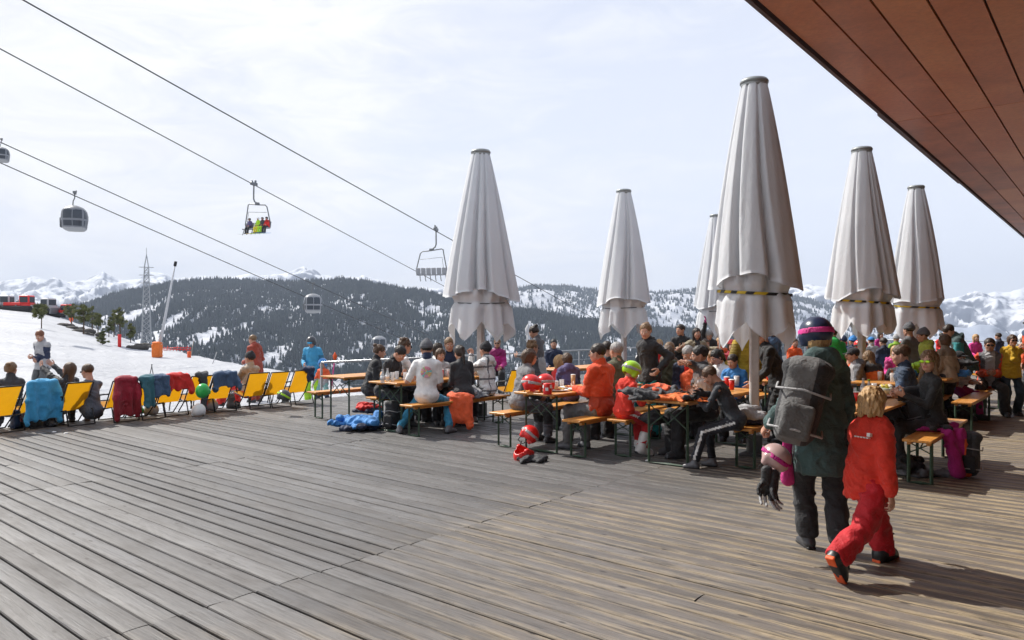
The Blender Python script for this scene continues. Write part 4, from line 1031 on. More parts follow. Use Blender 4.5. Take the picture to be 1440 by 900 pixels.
def deck_chair(px, py, rot, label):
    rot += 14
    r = (px - CX) / F; Y = H * F / (py - HY); root = empty('deck_chair', (r * Y, Y, 0), math.atan2(VV[1], VV[0]) - PI / 2 + rot * D2R, label, 'deck chair', 'yellow deck chairs along the snow edge')
    for s_ in (-1, 1):
        x = s_ * .212; mb = MB()
        mb.tube([(x, TOP[0], TOP[1]), (x, BK[0], BK[1]), (x, .10, .02)], .011, 7)
        mb.tube([(x, FR[0] + .03, FR[1] + .01), (x, BK[0], BK[1] - .01), (x, -.34, .26), (x, -.42, .01)], .011, 7)
        mb.tube([(x, FR[0] + .03, FR[1] + .01), (x, FR[0] + .12, .02)], .011, 7)
        mb.build('side_frame', M_blackmetal, root, True)
        mb = MB(); mb.tube([(x * 1.04, -.27, .48), (x * 1.10, -.12, .465), (x * 1.10, .12, .44), (x * 1.04, .16, .40), (x, .12, .30)], .013, 7); mb.build('armrest', M_blackmetal, root, True)
    mb = MB(); mb.tube([(-.212, *TOP), (.212, *TOP)], .012, 7); mb.build('top_tube', M_blackmetal, root, True)
    mb = MB(); mb.tube([(-.212, FR[0] + .03, FR[1] + .01), (.212, FR[0] + .03, FR[1] + .01)], .011, 7); mb.build('front_tube', M_blackmetal, root, True)
    for y_, z_ in ((-.42, .015), (.10, .02)): mb = MB(); mb.tube([(-.212, y_, z_), (.212, y_, z_)], .010, 7); mb.build('foot_tube', M_blackmetal, root, True)
    P, f = sling([TOP, (TOP[0] * .5 + BK[0] * .5, TOP[1] * .5 + BK[1] * .5), BK], .190, .03); mesh_obj('backrest', P, f, M_sling, root)
    P, f = sling([BK, FR], .190, .05); mesh_obj('seat', P, f, M_sling, root)
    return root
def chair_M(ch):
    return np.array(ch.location), rotz(ch.rotation_euler[2])
def wrinkle(amp, sd, fr=9):
    def g(v):
        a = vnoise(v * V(fr, fr, fr * .7) + vnoise(v * 5, sd)[:, None], sd + 1); b_ = vnoise(v * fr * 3, sd + 2); return amp * (np.clip(1 - np.abs(a) * 3.2, -1, 1) + .35 * b_)
    return g
def drape(ch, label, col, w_=.30, ln=.55, seed=1, sleeves=True, cat='jacket', name='draped_jacket', mult=1.0, dx=0.0, col2=None):
    loc, R = chair_M(ch); d = V(0, BK[0] - TOP[0], BK[1] - TOP[1]); d /= np.linalg.norm(d); s = SDF(); T = V(dx, TOP[0] - .015, TOP[1] + .02)
    nrm = V(0, -d[2] * -1, d[1]); out = V(0, -.06, -.02)
    down = V(0, .0, -1)
    A = T + V(-w_ * .8, 0, 0); B_ = T + V(w_ * .8, 0, 0); s.cap(A, B_, .045, k=.03)
    s.box(T + V(0, -.045, -ln * .5), (w_, .020, ln * .5 + .03), .02, .05); s.box(T + V(0, .05, -ln * .18), (w_ * .9, .025, ln * .18), .02, .04)
    if sleeves:
        for sx in (-1, 1): s.cap(T + V(sx * w_ * .95, 0, -.02), T + V(sx * w_ * 1.22, -.05, -.26), .052, .05, .04); s.cap(T + V(sx * w_ * 1.22, -.05, -.26), T + V(sx * w_ * 1.18, -.03, -ln - .06), .05, .04, .03)
    s.cap(T + V(-.08, .02, .01), T + V(.08, .03, .015), .05, .05, .04)
    vert = lambda v: np.asarray(wrinkle(.009 * mult, seed)(v)) + .024 * mult * np.sin(v[:, 0] * 34 + 3 * vnoise(v * V(5, 5, 3), seed)) * np.clip((TOP[1] - v[:, 2]) * 4, 0, 1)
    v, f = s.mesh(.011, vert); root = empty(name, tuple(loc), ch.rotation_euler[2], label, cat)
    mats = [cloth(C[col] if isinstance(col, str) else col, .7)]; mi = None
    if col2: c_ = v[f].mean(1); mi = (c_[:, 2] < TOP[1] - ln * .55).astype(int); mats.append(cloth(C[col2], .7))
    mesh_obj('cloth', v, f, mats, root, mi); return root
def single(name, label, cat, vf, mat, loc, rz=0, group=None, R=None, sc=1.0, midx=None):
    v, f = vf; v = v * sc
    if R is not None: v = v @ R.T
    o = mesh_obj(name, v, f, mat, None, midx); o.location = tuple(float(c) for c in loc); o.rotation_euler = (0, 0, rz); return tag(o, label, cat, group)
def helmet(label, col, loc, rz=0, tilt=(0, 0), strap=None, group=None, gog=None):
    root = empty('ski_helmet', loc, rz * D2R, label, 'helmet', group); R = rotx(tilt[0] * D2R) @ roty(tilt[1] * D2R)
    v, f = gear_mesh('helmet', 1); mesh_obj('shell', v @ R.T + V(0, 0, .075), f, plain(C[col] if isinstance(col, str) else col, .28, name='helmet_shell', var=.06), root)
    if strap: v, f = gear_mesh('strap', 1); mesh_obj('goggle_strap', v @ R.T + V(0, 0, .075), f, plain(C[strap], .6, name='strap'), root)
    if gog: v, f = gear_mesh('goggle_lens', 1); mesh_obj('goggles', v @ R.T + V(0, 0, .075), f, plain(C[gog], .1, .3, name='lens'), root)
    mb = MB(); mb.tube([R @ V(-.085, 0, -.04) + V(0, 0, .075), R @ V(-.05, .03, -.12) + V(0, 0, .075), R @ V(.05, .03, -.12) + V(0, 0, .075), R @ V(.085, 0, -.04) + V(0, 0, .075)], .006, 5); mb.build('chin_strap', M_bplastic, root, True); return root
    return root
def pile(name, label, cat, cols, loc, size, seed, n=11, rz=0, flat=.35, h=.013):
    """heap of crumpled cloth: several lobes; colours by lobe"""
    r_ = random.Random(seed); root = empty(name, loc, rz * D2R, label, cat)
    for ci, cl in enumerate(cols):
        s = SDF()
        for i in range(n):
            x, y = r_.uniform(-.5, .5) * size[0] * 1.3, r_.uniform(-.5, .5) * size[1] * 1.3; z = size[2] * r_.uniform(.25, .75) * (.6 + .4 * ci)
            q = V(x, y, z * .6); d = V(r_.uniform(-1, 1), r_.uniform(-1, 1), r_.uniform(-.3, .2)); d /= np.linalg.norm(d)
            s.cap(q - d * size[0] * .22, q + d * size[0] * .22, size[2] * r_.uniform(.20, .34), size[2] * r_.uniform(.14, .3), .025, flat=.6, ax=(0, 0, 1))
        s.ell((r_.uniform(-.1, .1) * size[0], r_.uniform(-.1, .1) * size[1], size[2] * .3), (size[0] * .48, size[1] * .48, size[2] * .38), .06)
        s.box((0, 0, -.5), (3, 3, .5), .002, .01, op='s')
        v, f = s.mesh(h * .85, wrinkle(.016, seed + ci, 11)); v[:, 2] = np.maximum(v[:, 2], .002)
        v = v + V(ci * size[0] * .18 * (-1) ** ci, ci * .05 * size[1], ci * size[2] * .18)
        mesh_obj('cloth', v, f, cloth(C[cl] if isinstance(cl, str) else cl, .7), root)
    return root
def backpack(label, loc, rz, sc=1.0, main='grey', side='black', tilt=0, acc='lgrey', lie=False):
    root = empty('backpack', loc, rz * D2R, label, 'backpack'); R = rotx(tilt * D2R) @ (roty(PI / 2) if lie else np.eye(3))
    s = SDF(); s.box((0, 0, .26), (.118, .085, .24), .08, .03); s.ell((0, -.07, .18), (.11, .07, .13), .04); s.ell((0, 0, .46), (.14, .10, .07), .04)
    v, f = s.mesh(.010, wrinkle(.006, 77)); c_ = v[f].mean(1); mi = ((c_[:, 0] > .045) | (c_[:, 0] < -.105) | (c_[:, 1] > .05)).astype(int)
    T_ = lambda p: (np.asarray(p) * sc) @ R.T + (V(0, 0, .14) * sc if lie else 0)
    mesh_obj('bag', T_(v), f, [cloth(C[main] if isinstance(main, str) else main, .8), cloth(C[side], .8)], root, mi)
    s = SDF(); s.box((0, -.125, .16), (.085, .03, .10), .025, .01); v, f = s.mesh(.009, wrinkle(.003, 5)); mesh_obj('front_pocket', T_(v), f, cloth(tuple(min(1, x * .8) for x in (C[main] if isinstance(main, str) else main)), .8), root)
    for x in (-.07, .07):
        mb = MB(); mb.tube([T_(p) for p in ((x, .085, .46), (x, .15, .40), (x * 1.2, .16, .28), (x * 1.2, .12, .12), (x, .085, .05))], .018 * sc, 6); mb.build('shoulder_strap', cloth(C['black']), root, True)
    for z in (.12, .34):
        mb = MB(); mb.tube([T_(p) for p in ((-.142, .04, z), (-.145, -.08, z - .02), (0, -.165 if z < .2 else -.10, z), (.145, -.08, z - .02), (.142, .04, z))], .007 * sc, 5); mb.build('compression_strap', cloth(C[acc]), root, True)
    return root
M_glass = glassy((.85, .88, .9), .05, .35, 'clear_glass'); M_red = plain(C['red'], .4, name='red_print'); M_wht = plain(C['white'], .5, name='white_ware', var=.03)
def glass(loc, label, drink=None, h=.13, name='glass', group=None, r=.034):
    root = empty(name, loc, 0, label, 'glass', group); mb = MB(); mb.lathe([(r * .8, 0), (r * .85, .004), (r, h), (r * .93, h), (r * .76, .01)], n=14); mb.build('tumbler', M_glass, root, True)
    if drink: mb = MB(); mb.lathe([(r * .75, .011), (r * .90, h * .72)], n=14); mb.build('drink', plain(drink, .2, name='drink'), root, True)
    return root
def bottle(loc, label, col=(.7, .75, .78), cap='red', h=.24, group=None, lab='white'):
    root = empty('bottle', loc, 0, label, 'bottle', group); mb = MB(); r = .032
    mb.lathe([(r * .9, 0), (r, .01), (r, h * .58), (r * .45, h * .78), (r * .40, h * .92)], n=14); mb.build('body', glassy(col, .08, .6, 'bottle_plastic'), root, True)
    mb = MB(); mb.lathe([(r * .5, h * .92), (r * .5, h)], n=12); mb.build('cap', plain(C[cap], .4, name='cap_paint'), root, True)
    mb = MB(); mb.lathe([(r * 1.02, h * .25), (r * 1.02, h * .50)], n=14); mb.build('wrapper', plain(C[lab], .5, name='label_paper'), root, True); return root
def cup(loc, label, col='red', h=.12, r=.036, group=None, cat='cup'):
    root = empty('cup', loc, 0, label, cat, group); mb = MB(); mb.lathe([(r * .75, 0), (r, h), (r * .95, h), (r * .72, .006)], n=14); mb.build('tumbler', plain(C[col] if isinstance(col, str) else col, .45, name='paper_cup'), root, True)
    mb = MB(); mb.lathe([(r * 1.06, h), (r * 1.06, h + .006), (r * .9, h + .01)], n=14); mb.build('rim', M_wht, root, True); return root
def plate(loc, label, food=((.75, .45, .12), (.55, .12, .05)), r=.13, group=None, seed=1):
    root = empty('plate', loc, 0, label, 'plate', group); mb = MB(); mb.lathe([(r * .6, 0), (r * .65, .006), (r, .02), (r * .98, .024), (r * .62, .010)], n=22); mb.build('dish', M_wht, root, True)
    r_ = random.Random(seed)
    for fc in food:
        s = SDF()
        for i in range(9): t = r_.uniform(0, 6); q = r_.uniform(0, r * .6); s.ell((q * math.cos(t), q * math.sin(t), .022 + r_.uniform(0, .012)), (.022, .016, .012), .01)
        v, f = s.mesh(.007); mesh_obj('food', v, f, plain(fc, .6, name='food'), root)
    return root
def tray(loc, rz, label, col='red'):
    root = empty('tray', loc, rz, label, 'tray'); mb = MB(); mb.box((0, 0, .004), (.21, .15, .004), bev=.002)
    for x, y, hx, hy in ((0, .148, .21, .004), (0, -.148, .21, .004), (.208, 0, .004, .144), (-.208, 0, .004, .144)): mb.box((x, y, .014), (hx, hy, .008))
    mb.build('tray_body', plain(C[col] if isinstance(col, str) else col, .5, name='tray_plastic'), root); return root
def tat(px, b, z=.771, db=0.0):
    """point on a table of row b under pixel column px"""
    r = (px - CX) / F; return dk(row_a(px, b + db), b + db, z)
# ------------------------------------------------------------------ ropeways
def cable(name, label, p, q, sag, r, group, ext0=0, ext1=0):
    d = q - p; p = p - d * ext0; q = q + d * ext1; pts = []
    for i in range(41): t = i / 40; pts.append(p + (q - p) * t - V(0, 0, sag * 4 * t * (1 - t)))
    o = pts[0]; mb = MB(); mb.tube([x - o for x in pts], r, 6); ob = mb.build(name, plain((.05, .05, .055), .5, .3, name='steel_rope'), None, True, o); tag(ob, label, 'cable', group)
    return pts
G = 'ropeway cables overhead'
cA0, cA1 = at(40, 2.5, 36), at(611, 322, 65); cable('haul_rope', 'upper chairlift rope carrying the empty chair', cA0, cA1, .12, .038, G, .35, 1.1)
cB0, cB1 = at(0, 68, 44), at(357, 259, 65); cable('haul_rope', 'chairlift rope carrying the chair with riders', cB0, cB1, .05, .038, G, .5, 2.6)
cC0, cC1 = at(20, 207, 58), at(443, 399, 87); cable('haul_rope', 'gondola rope passing above the lone cabin on the left', cC0, cC1, .15, .040, G, .5, .7)
cD0, cD1 = at(105, 271, 65), at(533, 460, 100); cable('haul_rope', 'gondola rope from which the lone left cabin hangs', cD0, cD1, .3, .042, G, .8, .6)
M_lift = plain((.16, .17, .18), .45, .5, name='galvanised'); M_seat = plain((.30, .31, .33), .6, name='seat_pad')
def chairlift_chair(loc, yaw, label):
    root = empty('chairlift_chair', loc, yaw * D2R, label, 'chairlift chair', 'chairs of the chairlift')
    mb = MB(); mb.box((0, 0, .02), (.11, .38, .13), bev=.03); mb.box((0, -.20, .22), (.05, .10, .16), bev=.02); mb.box((0, .20, .18), (.05, .07, .12), bev=.02); mb.build('grip', M_lift, root)
    mb = MB(); mb.tube([(0, 0, 0), (.02, 0, -.9), (.02, 0, -1.3), (-.08, 0, -1.55), (-.30, 0, -1.68), (-.42, 0, -1.72)], .065, 8); mb.build('hanger', M_lift, root, True)
    c = -.4
    mb = MB(); mb.box((c, 0, -1.76), (.20, .10, .10), bev=.03); mb.build('joint', M_lift, root)
    mb = MB(); mb.tube([(c - 1.35, -.05, -4.0), (c - 1.42, -.05, -3.5), (c - 1.05, -.05, -2.1), (c - .85, -.05, -1.92), (c, -.05, -1.85), (c + .95, -.05, -1.72), (c + 1.10, -.05, -1.80), (c + 1.18, -.05, -2.3), (c + 1.42, -.05, -3.5), (c + 1.35, -.05, -4.0)], .05, 7); mb.build('bail', M_lift, root, True)
    mb = MB(); mb.tube([(c - 1.1, .06, -2.6), (c + .95, .06, -2.45), (c + 1.15, .10, -3.9)], .022, 6); mb.build('canopy_bar', M_lift, root, True)
    for i in range(6):
        x = c - 1.22 + i * .488; mb = MB(); mb.box((x, .16, -3.98), (.215, .25, .05), bev=.03); mb.build('seat', M_seat, root)
        mb = MB(); mb.box((x, -.13, -3.66), (.215, .04, .28), rotx(10 * D2R), bev=.03); mb.build('backrest', M_seat, root)
        mb = MB(); mb.tube([(x, .30, -4.02), (x - .02, .42, -4.3), (x, .52, -4.52)], .035, 6); mb.build('footrest', M_lift, root, True)
    return root
ch1 = chairlift_chair(cB1, 156, 'chairlift chair carrying riders, above the forested hill'); ch2 = chairlift_chair(at(613, 323, 65), -14, 'empty chairlift chair beside the front left parasol')
def cabin(loc, yaw, label, sc=1.0, col=(.27, .28, .30)):
    root = empty('gondola_cabin', loc, yaw * D2R, label, 'gondola', 'gondola cabins on the ropes'); root.scale = (sc, sc, sc)
    mb = MB(); mb.box((0, 0, .0), (.10, .34, .12), bev=.03); mb.box((.16, -.2, .08), (.05, .06, .10), bev=.02); mb.build('grip', M_lift, root)
    mb = MB(); mb.tube([(0, 0, 0), (.0, 0, -.5), (-.12, 0, -.75), (-.14, 0, -1.1), (0, 0, -1.35)], .05, 8); mb.build('hanger', M_lift, root, True)
    s = SDF(); s.box((0, 0, -2.45), (.92, .92, 1.02), .42, .02); s.ell((0, 0, -2.30), (1.08, 1.08, 1.15), .25); v, f = s.mesh(.06); c_ = v[f].mean(1); z = c_[:, 2]; mi = np.zeros(len(f), int)
    mul = (np.abs(np.abs(c_[:, 0]) - np.abs(c_[:, 1])) < .10) & (np.abs(c_[:, 0]) > .5); cen = (np.abs(c_[:, 0]) < .05) | (np.abs(c_[:, 1]) < .05)
    win = (z < -1.62) & (z > -2.42) & ~mul & ~cen; mi[win] = 1; low = (z < -2.62) & (z > -3.1) & ~mul & ~cen & (np.abs(c_[:, 1]) > .6); mi[low] = 1; mi[(z < -3.2)] = 2
    mesh_obj('shell', v, f, [plain(col, .35, .2, name='cabin_paint'), plain((.05, .06, .075), .1, .1, name='tinted_window'), plain((.40, .41, .42), .5, name='cabin_floor')], root, mi)
    mb = MB(); mb.box((0, 0, -1.42), (.30, .55, .05), bev=.02); mb.build('roof_rack', M_lift, root)
    for k in range(3): mb = MB(); mb.box((-1.07, -.28 + .28 * k, -2.75), (.05, .05, .42), rotx(.1), bev=.01); mb.build('ski_holder', M_lift, root)
    return root
cabin(at(105, 271, 65), 20, 'dark gondola cabin hanging in the sky at the left', .98, (.20, .21, .23)); cabin(at(440, 399, 87), 20, 'pale gondola cabin in front of the snowy patch of the forest hill', 1.0)
cabin(at(533, 460, 100), 15, 'lowest gondola cabin, just above the railing behind the seated men', 1.02); cabin(at(2, 196, 56), 20, 'gondola cabin at the edge of the photo, only its end showing', .5, (.25, .26, .28))
# riders
def rider(ch, i, label, top, bot, gear, hc='dark'):
    R = rotz(ch.rotation_euler[2]); c = -.4; p = np.array(ch.location) + R @ V(c - 1.22 + i * .488, .08, -3.93 - .0)
    return person(label, p, ch.rotation_euler[2] / D2R, pose='sit', seat=0.0, top=top, bot=bot, gear=[gear], lod=2, group='riders on the chairlift', lf=(-.12, .45, -.42), rf=(.12, .45, -.42), lh=(-.15, .3, .2), rh=(.15, .3, .2), hair='short', hc=hc, bulk=1.3)
rider(ch1, 0, 'person riding the chairlift in red jacket, outermost on the left', 'red', 'black', ('helmet', 'black'))
rider(ch1, 2, 'person riding the chairlift in lime jacket and yellow trousers', 'lime', (.75, .65, .02), ('helmet', 'white'))
rider(ch1, 1, 'person riding the chairlift in dark jacket between red and lime', 'char', 'lime', ('helmet', 'grey'))
rider(ch1, 4, 'person riding the chairlift in dark purple, alone on the right side', 'purple', 'black', ('helmet', 'black'))
for i, cl in ((0, 'blue'), (1, 'lime'), (2, 'yellow'), (4, 'white')):
    R = rotz(ch1.rotation_euler[2]); p = np.array(ch1.location) + R @ V(-1.62 + i * .488, .55, -4.48); mb = MB()
    for x in (-.12, .12): mb.box((x, .1, 0), (.045, .82, .012), rotx(-.12))
    mb.box((0, .0, .01), (.12, .05, .01)); o = mb.build('ski_pair', plain(C[cl], .4, name='ski_topsheet'), None, False, p); o.rotation_euler = (0, 0, ch1.rotation_euler[2]); tag(o, {'blue': 'blue skis under the red rider of the chairlift', 'lime': 'lime skis under the dark rider on the chairlift', 'yellow': 'yellow skis under the lime rider on the chairlift', 'white': 'white skis under the lone right rider on the chairlift'}[cl], 'skis')
# lattice mast
def lattice(px, ytop, ybase, D, label, w0=1.05):
    b = at(px, ybase, D); hgt = (ybase - ytop) / F * D; root = empty('lattice_mast', b, .4, label, 'mast'); M = plain((.38, .40, .42), .5, .5, name='galvanised_steel'); mb = MB()
    n = 16; hb = hgt * .86; W = lambda z: w0 / 2 * (1 - .45 * z / hb) * (1.25 if z < 1 else 1)
    for k in range(4):
        sx, sy = ((-1, -1), (1, -1), (1, 1), (-1, 1))[k]; mb.tube([(sx * W(0), sy * W(0), 0), (sx * W(hb), sy * W(hb), hb), (0, 0, hgt)], .065, 5)
    for i in range(n):
        z0, z1 = hb * i / n, hb * (i + 1) / n
        for k in range(4):
            a, c = ((-1, -1), (1, -1), (1, 1), (-1, 1))[k], ((-1, -1), (1, -1), (1, 1), (-1, 1))[(k + 1) % 4]
            mb.tube([(a[0] * W(z0), a[1] * W(z0), z0), (c[0] * W(z1), c[1] * W(z1), z1)], .032, 4); mb.tube([(c[0] * W(z0), c[1] * W(z0), z0), (a[0] * W(z1), a[1] * W(z1), z1)], .032, 4); mb.tube([(a[0] * W(z1), a[1] * W(z1), z1), (c[0] * W(z1), c[1] * W(z1), z1)], .03, 4)
    mb.build('lattice', M, root)
    for z in (hb * .80, hb * .9, hb): mb = MB(); mb.tube([(-1.0, 0, z), (1.0, 0, z)], .05, 5); mb.tube([(0, -.8, z), (0, .8, z)], .05, 5); mb.build('cross_arm', M, root)
    mb = MB(); mb.tube([(0, 0, hgt - .1), (0, 0, hgt + 1.0)], .04, 5); mb.build('antenna', M, root)
lattice(206, 358, 486, 110, 'tall lattice steel mast behind the snow crest')
# snow lance
D_ = ground_hit(221, 503); b_ = at(221, 503, D_); b_[2] = near_z(221, D_) - .05; root = empty('snow_lance', b_, 0, 'white snow-making lance leaning, with orange padded base', 'snow lance')
sc_ = D_ / F; tip = V((247 - 221) * sc_, 0, 135 * sc_); mb = MB(); mb.tube([V((222 - 221) * sc_, 0, .2), tip * .72, tip * .97], [.10, .07, .035], 8); mb.build('lance_tube', plain((.55, .56, .58), .4, .2, name='lance_metal'), root, True)
mb = MB(); mb.tube([tip * .96, tip * 1.01], .09, 8); mb.build('nozzle_head', M_blackmetal, root, True)
s = SDF(); q_ = 22 * sc_; s.box((0, 0, q_ * .5), (q_ * .27, q_ * .27, q_ * .46), q_ * .12, .02); s.ell((0, 0, q_ * .98), (q_ * .31, q_ * .30, q_ * .09), .03); v, f = s.mesh(.025, wrinkle(.012, 3, 6)); mesh_obj('orange_pad', v, f, plain((.75, .17, .02), .7, name='orange_foam'), root)
def pole(px, py, top, name, label, col, cat='pole', lean=0, w_=.03, D=None, flag=None):
    D = D or ground_hit(px, py); b = at(px, py, D); z = (py - top) / F * D; root = empty(name, b, 0, label, cat); l_ = lean / F * D
    mb = MB(); mb.tube([(0, 0, -.2), (l_, 0, z)], w_, 7); mb.build('shaft', plain(C[col], .5, name='pole_paint'), root, True)
    if flag: mb = MB(); s_ = flag[1]; mb.lathe([(.01, -s_ * 1.4), (s_ * .45, -s_ * .6), (s_ * .5, 0), (s_ * .2, s_ * .5), (.01, s_ * .8)], (l_, 0, z), 10); mb.build(flag[2], plain(C[flag[0]], .6, name='marker_paint'), root, True)
    return root
pole(168, 488, 470, 'slalom_pad', 'small red padded pole on the snow by the pines', 'red', w_=.13)
pole(100, 455, 447, 'piste_marker', 'orange disc marker on a thin pole below the pines', 'grey', lean=0, flag=('neon', .55, 'disc'))
pole(266, 503, 494, 'orange_pad_post', 'small orange padded post on the crest of the snow', 'orange', w_=.12); pole(268, 500, 480, 'bamboo_pole', 'thin bamboo pole by the small orange padded post', 'beige', lean=4, w_=.02)
pole(297, 512, 495, 'bamboo_pole', 'thin leaning bamboo pole on the snow crest', 'lgrey', lean=8, w_=.02)
pole(466, 536, 500, 'piste_marker', 'slim pink pole with an orange tip at the deck corner', 'pink', lean=5, w_=.012, D=17, flag=('orange', .10, 'tip'))
pole(743, 500, 462, 'lift_tower', 'small pale lift tower behind the waitress', 'lgrey', cat='lift tower', w_=.28, D=110, flag=('lgrey', 1.0, 'head'))
for i, (px, lean) in enumerate(((205, 9), (220, -7))): pole(px, 542, 512, 'ski_pole', ('ski pole stuck in the snow leaning right', 'ski pole stuck in the snow leaning left')[i], 'char', cat='ski pole', lean=lean, w_=.009, D=17)
D_ = ground_hit(250, 494); root = empty('snow_net', at(248, 494, D_), .2, 'red safety net lying crumpled on the snow crest', 'safety net'); mb = MB()
for k in range(9): mb.tube([(-1.0 + k * .25, 0, .02), (-.9 + k * .25, .05, .35 + .1 * math.sin(k * 2))], .03, 5)
for z in (.1, .25): mb.tube([(-1.0, 0, z), (0, .05, z + .06), (1.1, 0, z + .02)], .03, 5)
mb.build('netting', M_red, root, True)
M_rock = plain((.07, .065, .06), .9, name='rock')
for i, (px, py, s_, lab) in enumerate(((88, 458, 1.0, 'dark rock left of the orange disc marker'), (96, 459, 1.3, 'dark rock at the foot of the orange disc marker'), (104, 463, 1.2, 'dark rock under the pines right of the marker'), (118, 468, 1.6, 'largest dark rock under the pines'), (131, 472, 1.2, 'dark rock beside the trunk of the tallest pine'), (193, 491, .9, 'low dark rock near the foot of the lattice mast'), (201, 487, 1.0, 'dark rock under the lattice mast'), (212, 489, .6, 'small dark rock between mast and snow lance'))):
    D_ = ground_hit(px, py); s = SDF(); r_ = random.Random(i)
    for k in range(5): s.ell((r_.uniform(-.6, .6) * s_, r_.uniform(-.3, .3), r_.uniform(0, .12)), (.4 * s_, .3, .22 * s_), .1)
    v, f = s.mesh(.08, wrinkle(.05, i, 3)); single('rock', lab, 'rock', (v, f), M_rock, at(px, py, D_))
# pines on the crest
def needle_mat():
    m, nt, b = base_mat('pine_needles', (.06, .09, .03), .8); nt.links.new(ramp(nt, noise(nt, texco(nt), 1.3, 4), [(.3, (.06, .085, .035)), (.7, (.20, .20, .065))]), b.inputs['Base Color']); return m
M_need = needle_mat(); M_bark = plain((.09, .06, .04), .9, name='bark')
def pine(px, ytop, ybase, wpx, cf, label, seed):
    D = ground_hit(px, ybase); hgt = (ybase - ytop) / F * D; wd = wpx / F * D; r_ = random.Random(seed); root = empty('pine_tree', at(px, ybase, D), 0, label, 'pine tree', 'young pines on the snow crest')
    mb = MB(); mb.tube([(0, 0, -.5), (.03 * hgt * r_.uniform(-1, 1), 0, hgt * .5), (0, 0, hgt * .93)], [.035 * hgt * .7, .02 * hgt, .006 * hgt], 7)
    for k in range(10): t = r_.uniform(cf, .9); a = r_.uniform(0, 6); l_ = wd * .42 * (1 - t) * 1.5; mb.tube([(0, 0, hgt * t), (l_ * math.cos(a), l_ * math.sin(a), hgt * (t + .05))], .008 * hgt, 4)
    mb.build('trunk', M_bark, root, True)
    vs = []; fs = []
    blobs = [(V(r_.gauss(0, .22) * wd, r_.gauss(0, .22) * wd, 0), r_.uniform(cf, .97)) for _ in range(26)]
    for o, t in blobs:
        prof = math.sin(min(1, (t - cf) / (1 - cf) * .9 + .12) * PI) ** .6; c = V(o[0] * prof * 1.2, o[1] * prof * 1.2, t * hgt); rb = wd * .17 * (.5 + .6 * prof)
        for k in range(150):
            d = V(r_.gauss(0, 1), r_.gauss(0, 1), r_.gauss(0, .75)); d /= np.linalg.norm(d); p = c + d * rb * r_.uniform(.5, 1.05); L = wd * r_.uniform(.05, .10); e = V(r_.gauss(0, 1), r_.gauss(0, 1), r_.gauss(.4, .6)); e /= np.linalg.norm(e); w_ = np.cross(e, d); w_ /= np.linalg.norm(w_) + 1e-6
            n = len(vs); vs += [p - w_ * L * .3, p + w_ * L * .3, p + e * L * 1.6]; fs.append((n, n + 1, n + 2))
    mesh_obj('crown', vs, np.array(fs), M_need, root, smooth=False)
for i, a in enumerate(((58, 428, 462, 19, .45, 'lone round pine on the left above the man with a child'), (101, 427, 458, 14, .40, 'dark pine left of the tallest group, beside the orange marker'), (117, 428, 470, 19, .42, 'broad pine with long bare trunk, second in the line'), (130, 430, 468, 10, .35, 'slim pine tucked behind the broad pine'), (138, 440, 468, 14, .40, 'short pine in the middle of the line'), (153, 449, 474, 11, .35, 'small pale pine right of the gap'), (160, 440, 474, 13, .35, 'bushy pine left of the tallest right pine'), (169, 432, 478, 15, .40, 'tall pine near the red padded pole'), (184, 455, 482, 12, .25, 'last low pine before the lattice mast'), (144, 464, 485, 12, .1, 'small fir shrub standing alone in front of the pines'))): pine(*a, seed=i)
# ------------------------------------------------------------------ deck chairs and what hangs on them
CH = {}
for k, px, py, rot, lab in ((1, 36, 600, 4, 'deck chair hidden under the blue coat'), (2, 96, 596, -6, 'deck chair with bare yellow back, left of the crouching man'), (3, 160, 591, -8, 'deck chair under the crimson jacket'), (4, 196, 588, -4, 'deck chair under the teal and blue-grey coats'),
                        (5, 232, 583, -10, 'deck chair with a bright red jacket over its top'), (6, 270, 580, -12, 'deck chair with the grey scarf and green helmet'), (7, 302, 577, -14, 'deck chair with a blue jacket hung over its back'),
                        (8, 352, 573, -18, 'deck chair of the person in a beige jacket'), (9, 380, 571, -14, 'empty deck chair with bare yellow back beside the beige jacket'), (10, 412, 567, -14, 'deck chair with a dark cloth over its corner'), (11, -8, 606, 0, 'deck chair at the very edge of the photo')):
    CH[k] = deck_chair(px, py, rot, lab)
drape(CH[1], 'light blue coat hanging over a deck chair', 'sky', .22, .56, 1, mult=.8)
drape(CH[3], 'crimson jacket hanging over a deck chair down to the boards', 'burg', .15, .58, 2, col2='dred')
drape(CH[4], 'teal coat hanging over a deck chair', (.04, .16, .20), .10, .46, 3, sleeves=False, dx=-.12); drape(CH[4], 'blue-grey coat hanging over the same chair as the teal coat', 'denim', .15, .30, 4, sleeves=False, dx=.12)
drape(CH[5], 'bright red jacket over the top of a deck chair', 'red', .21, .22, 5, mult=.9); drape(CH[6], 'long grey scarf over a deck chair beside the green helmet', 'char', .06, .60, 6, False, 'scarf', 'scarf', dx=-.02)
drape(CH[7], 'slate blue jacket over a deck chair', 'denim', .20, .22, 7); drape(CH[10], 'dark cloth over the corner of a deck chair', 'navy', .09, .22, 8, False, 'cloth', 'dark_cloth', dx=.12)
g_ = 'ski helmets around the deck chairs'
helmet('green helmet on the boards under the red-jacket chair', 'green', atz(192, 585, 0) , 200, (0, 20), group=g_); helmet('bright green helmet hanging on the chair with the grey scarf', 'green', at(286, 556, atz(286, 582)[1] - .45), 0, (60, 0), group=g_)
helmet('white helmet on the ground under the grey scarf', 'white', atz(279, 585), 40, (15, 0), group=g_); helmet('pale grey helmet hanging right of the grey scarf', 'lgrey', atz(295, 577), 90, (30, 0), group=g_)
helmet('white helmet under the blue-grey coat', 'lgrey', atz(212, 584), 60, (20, 0), group=g_)
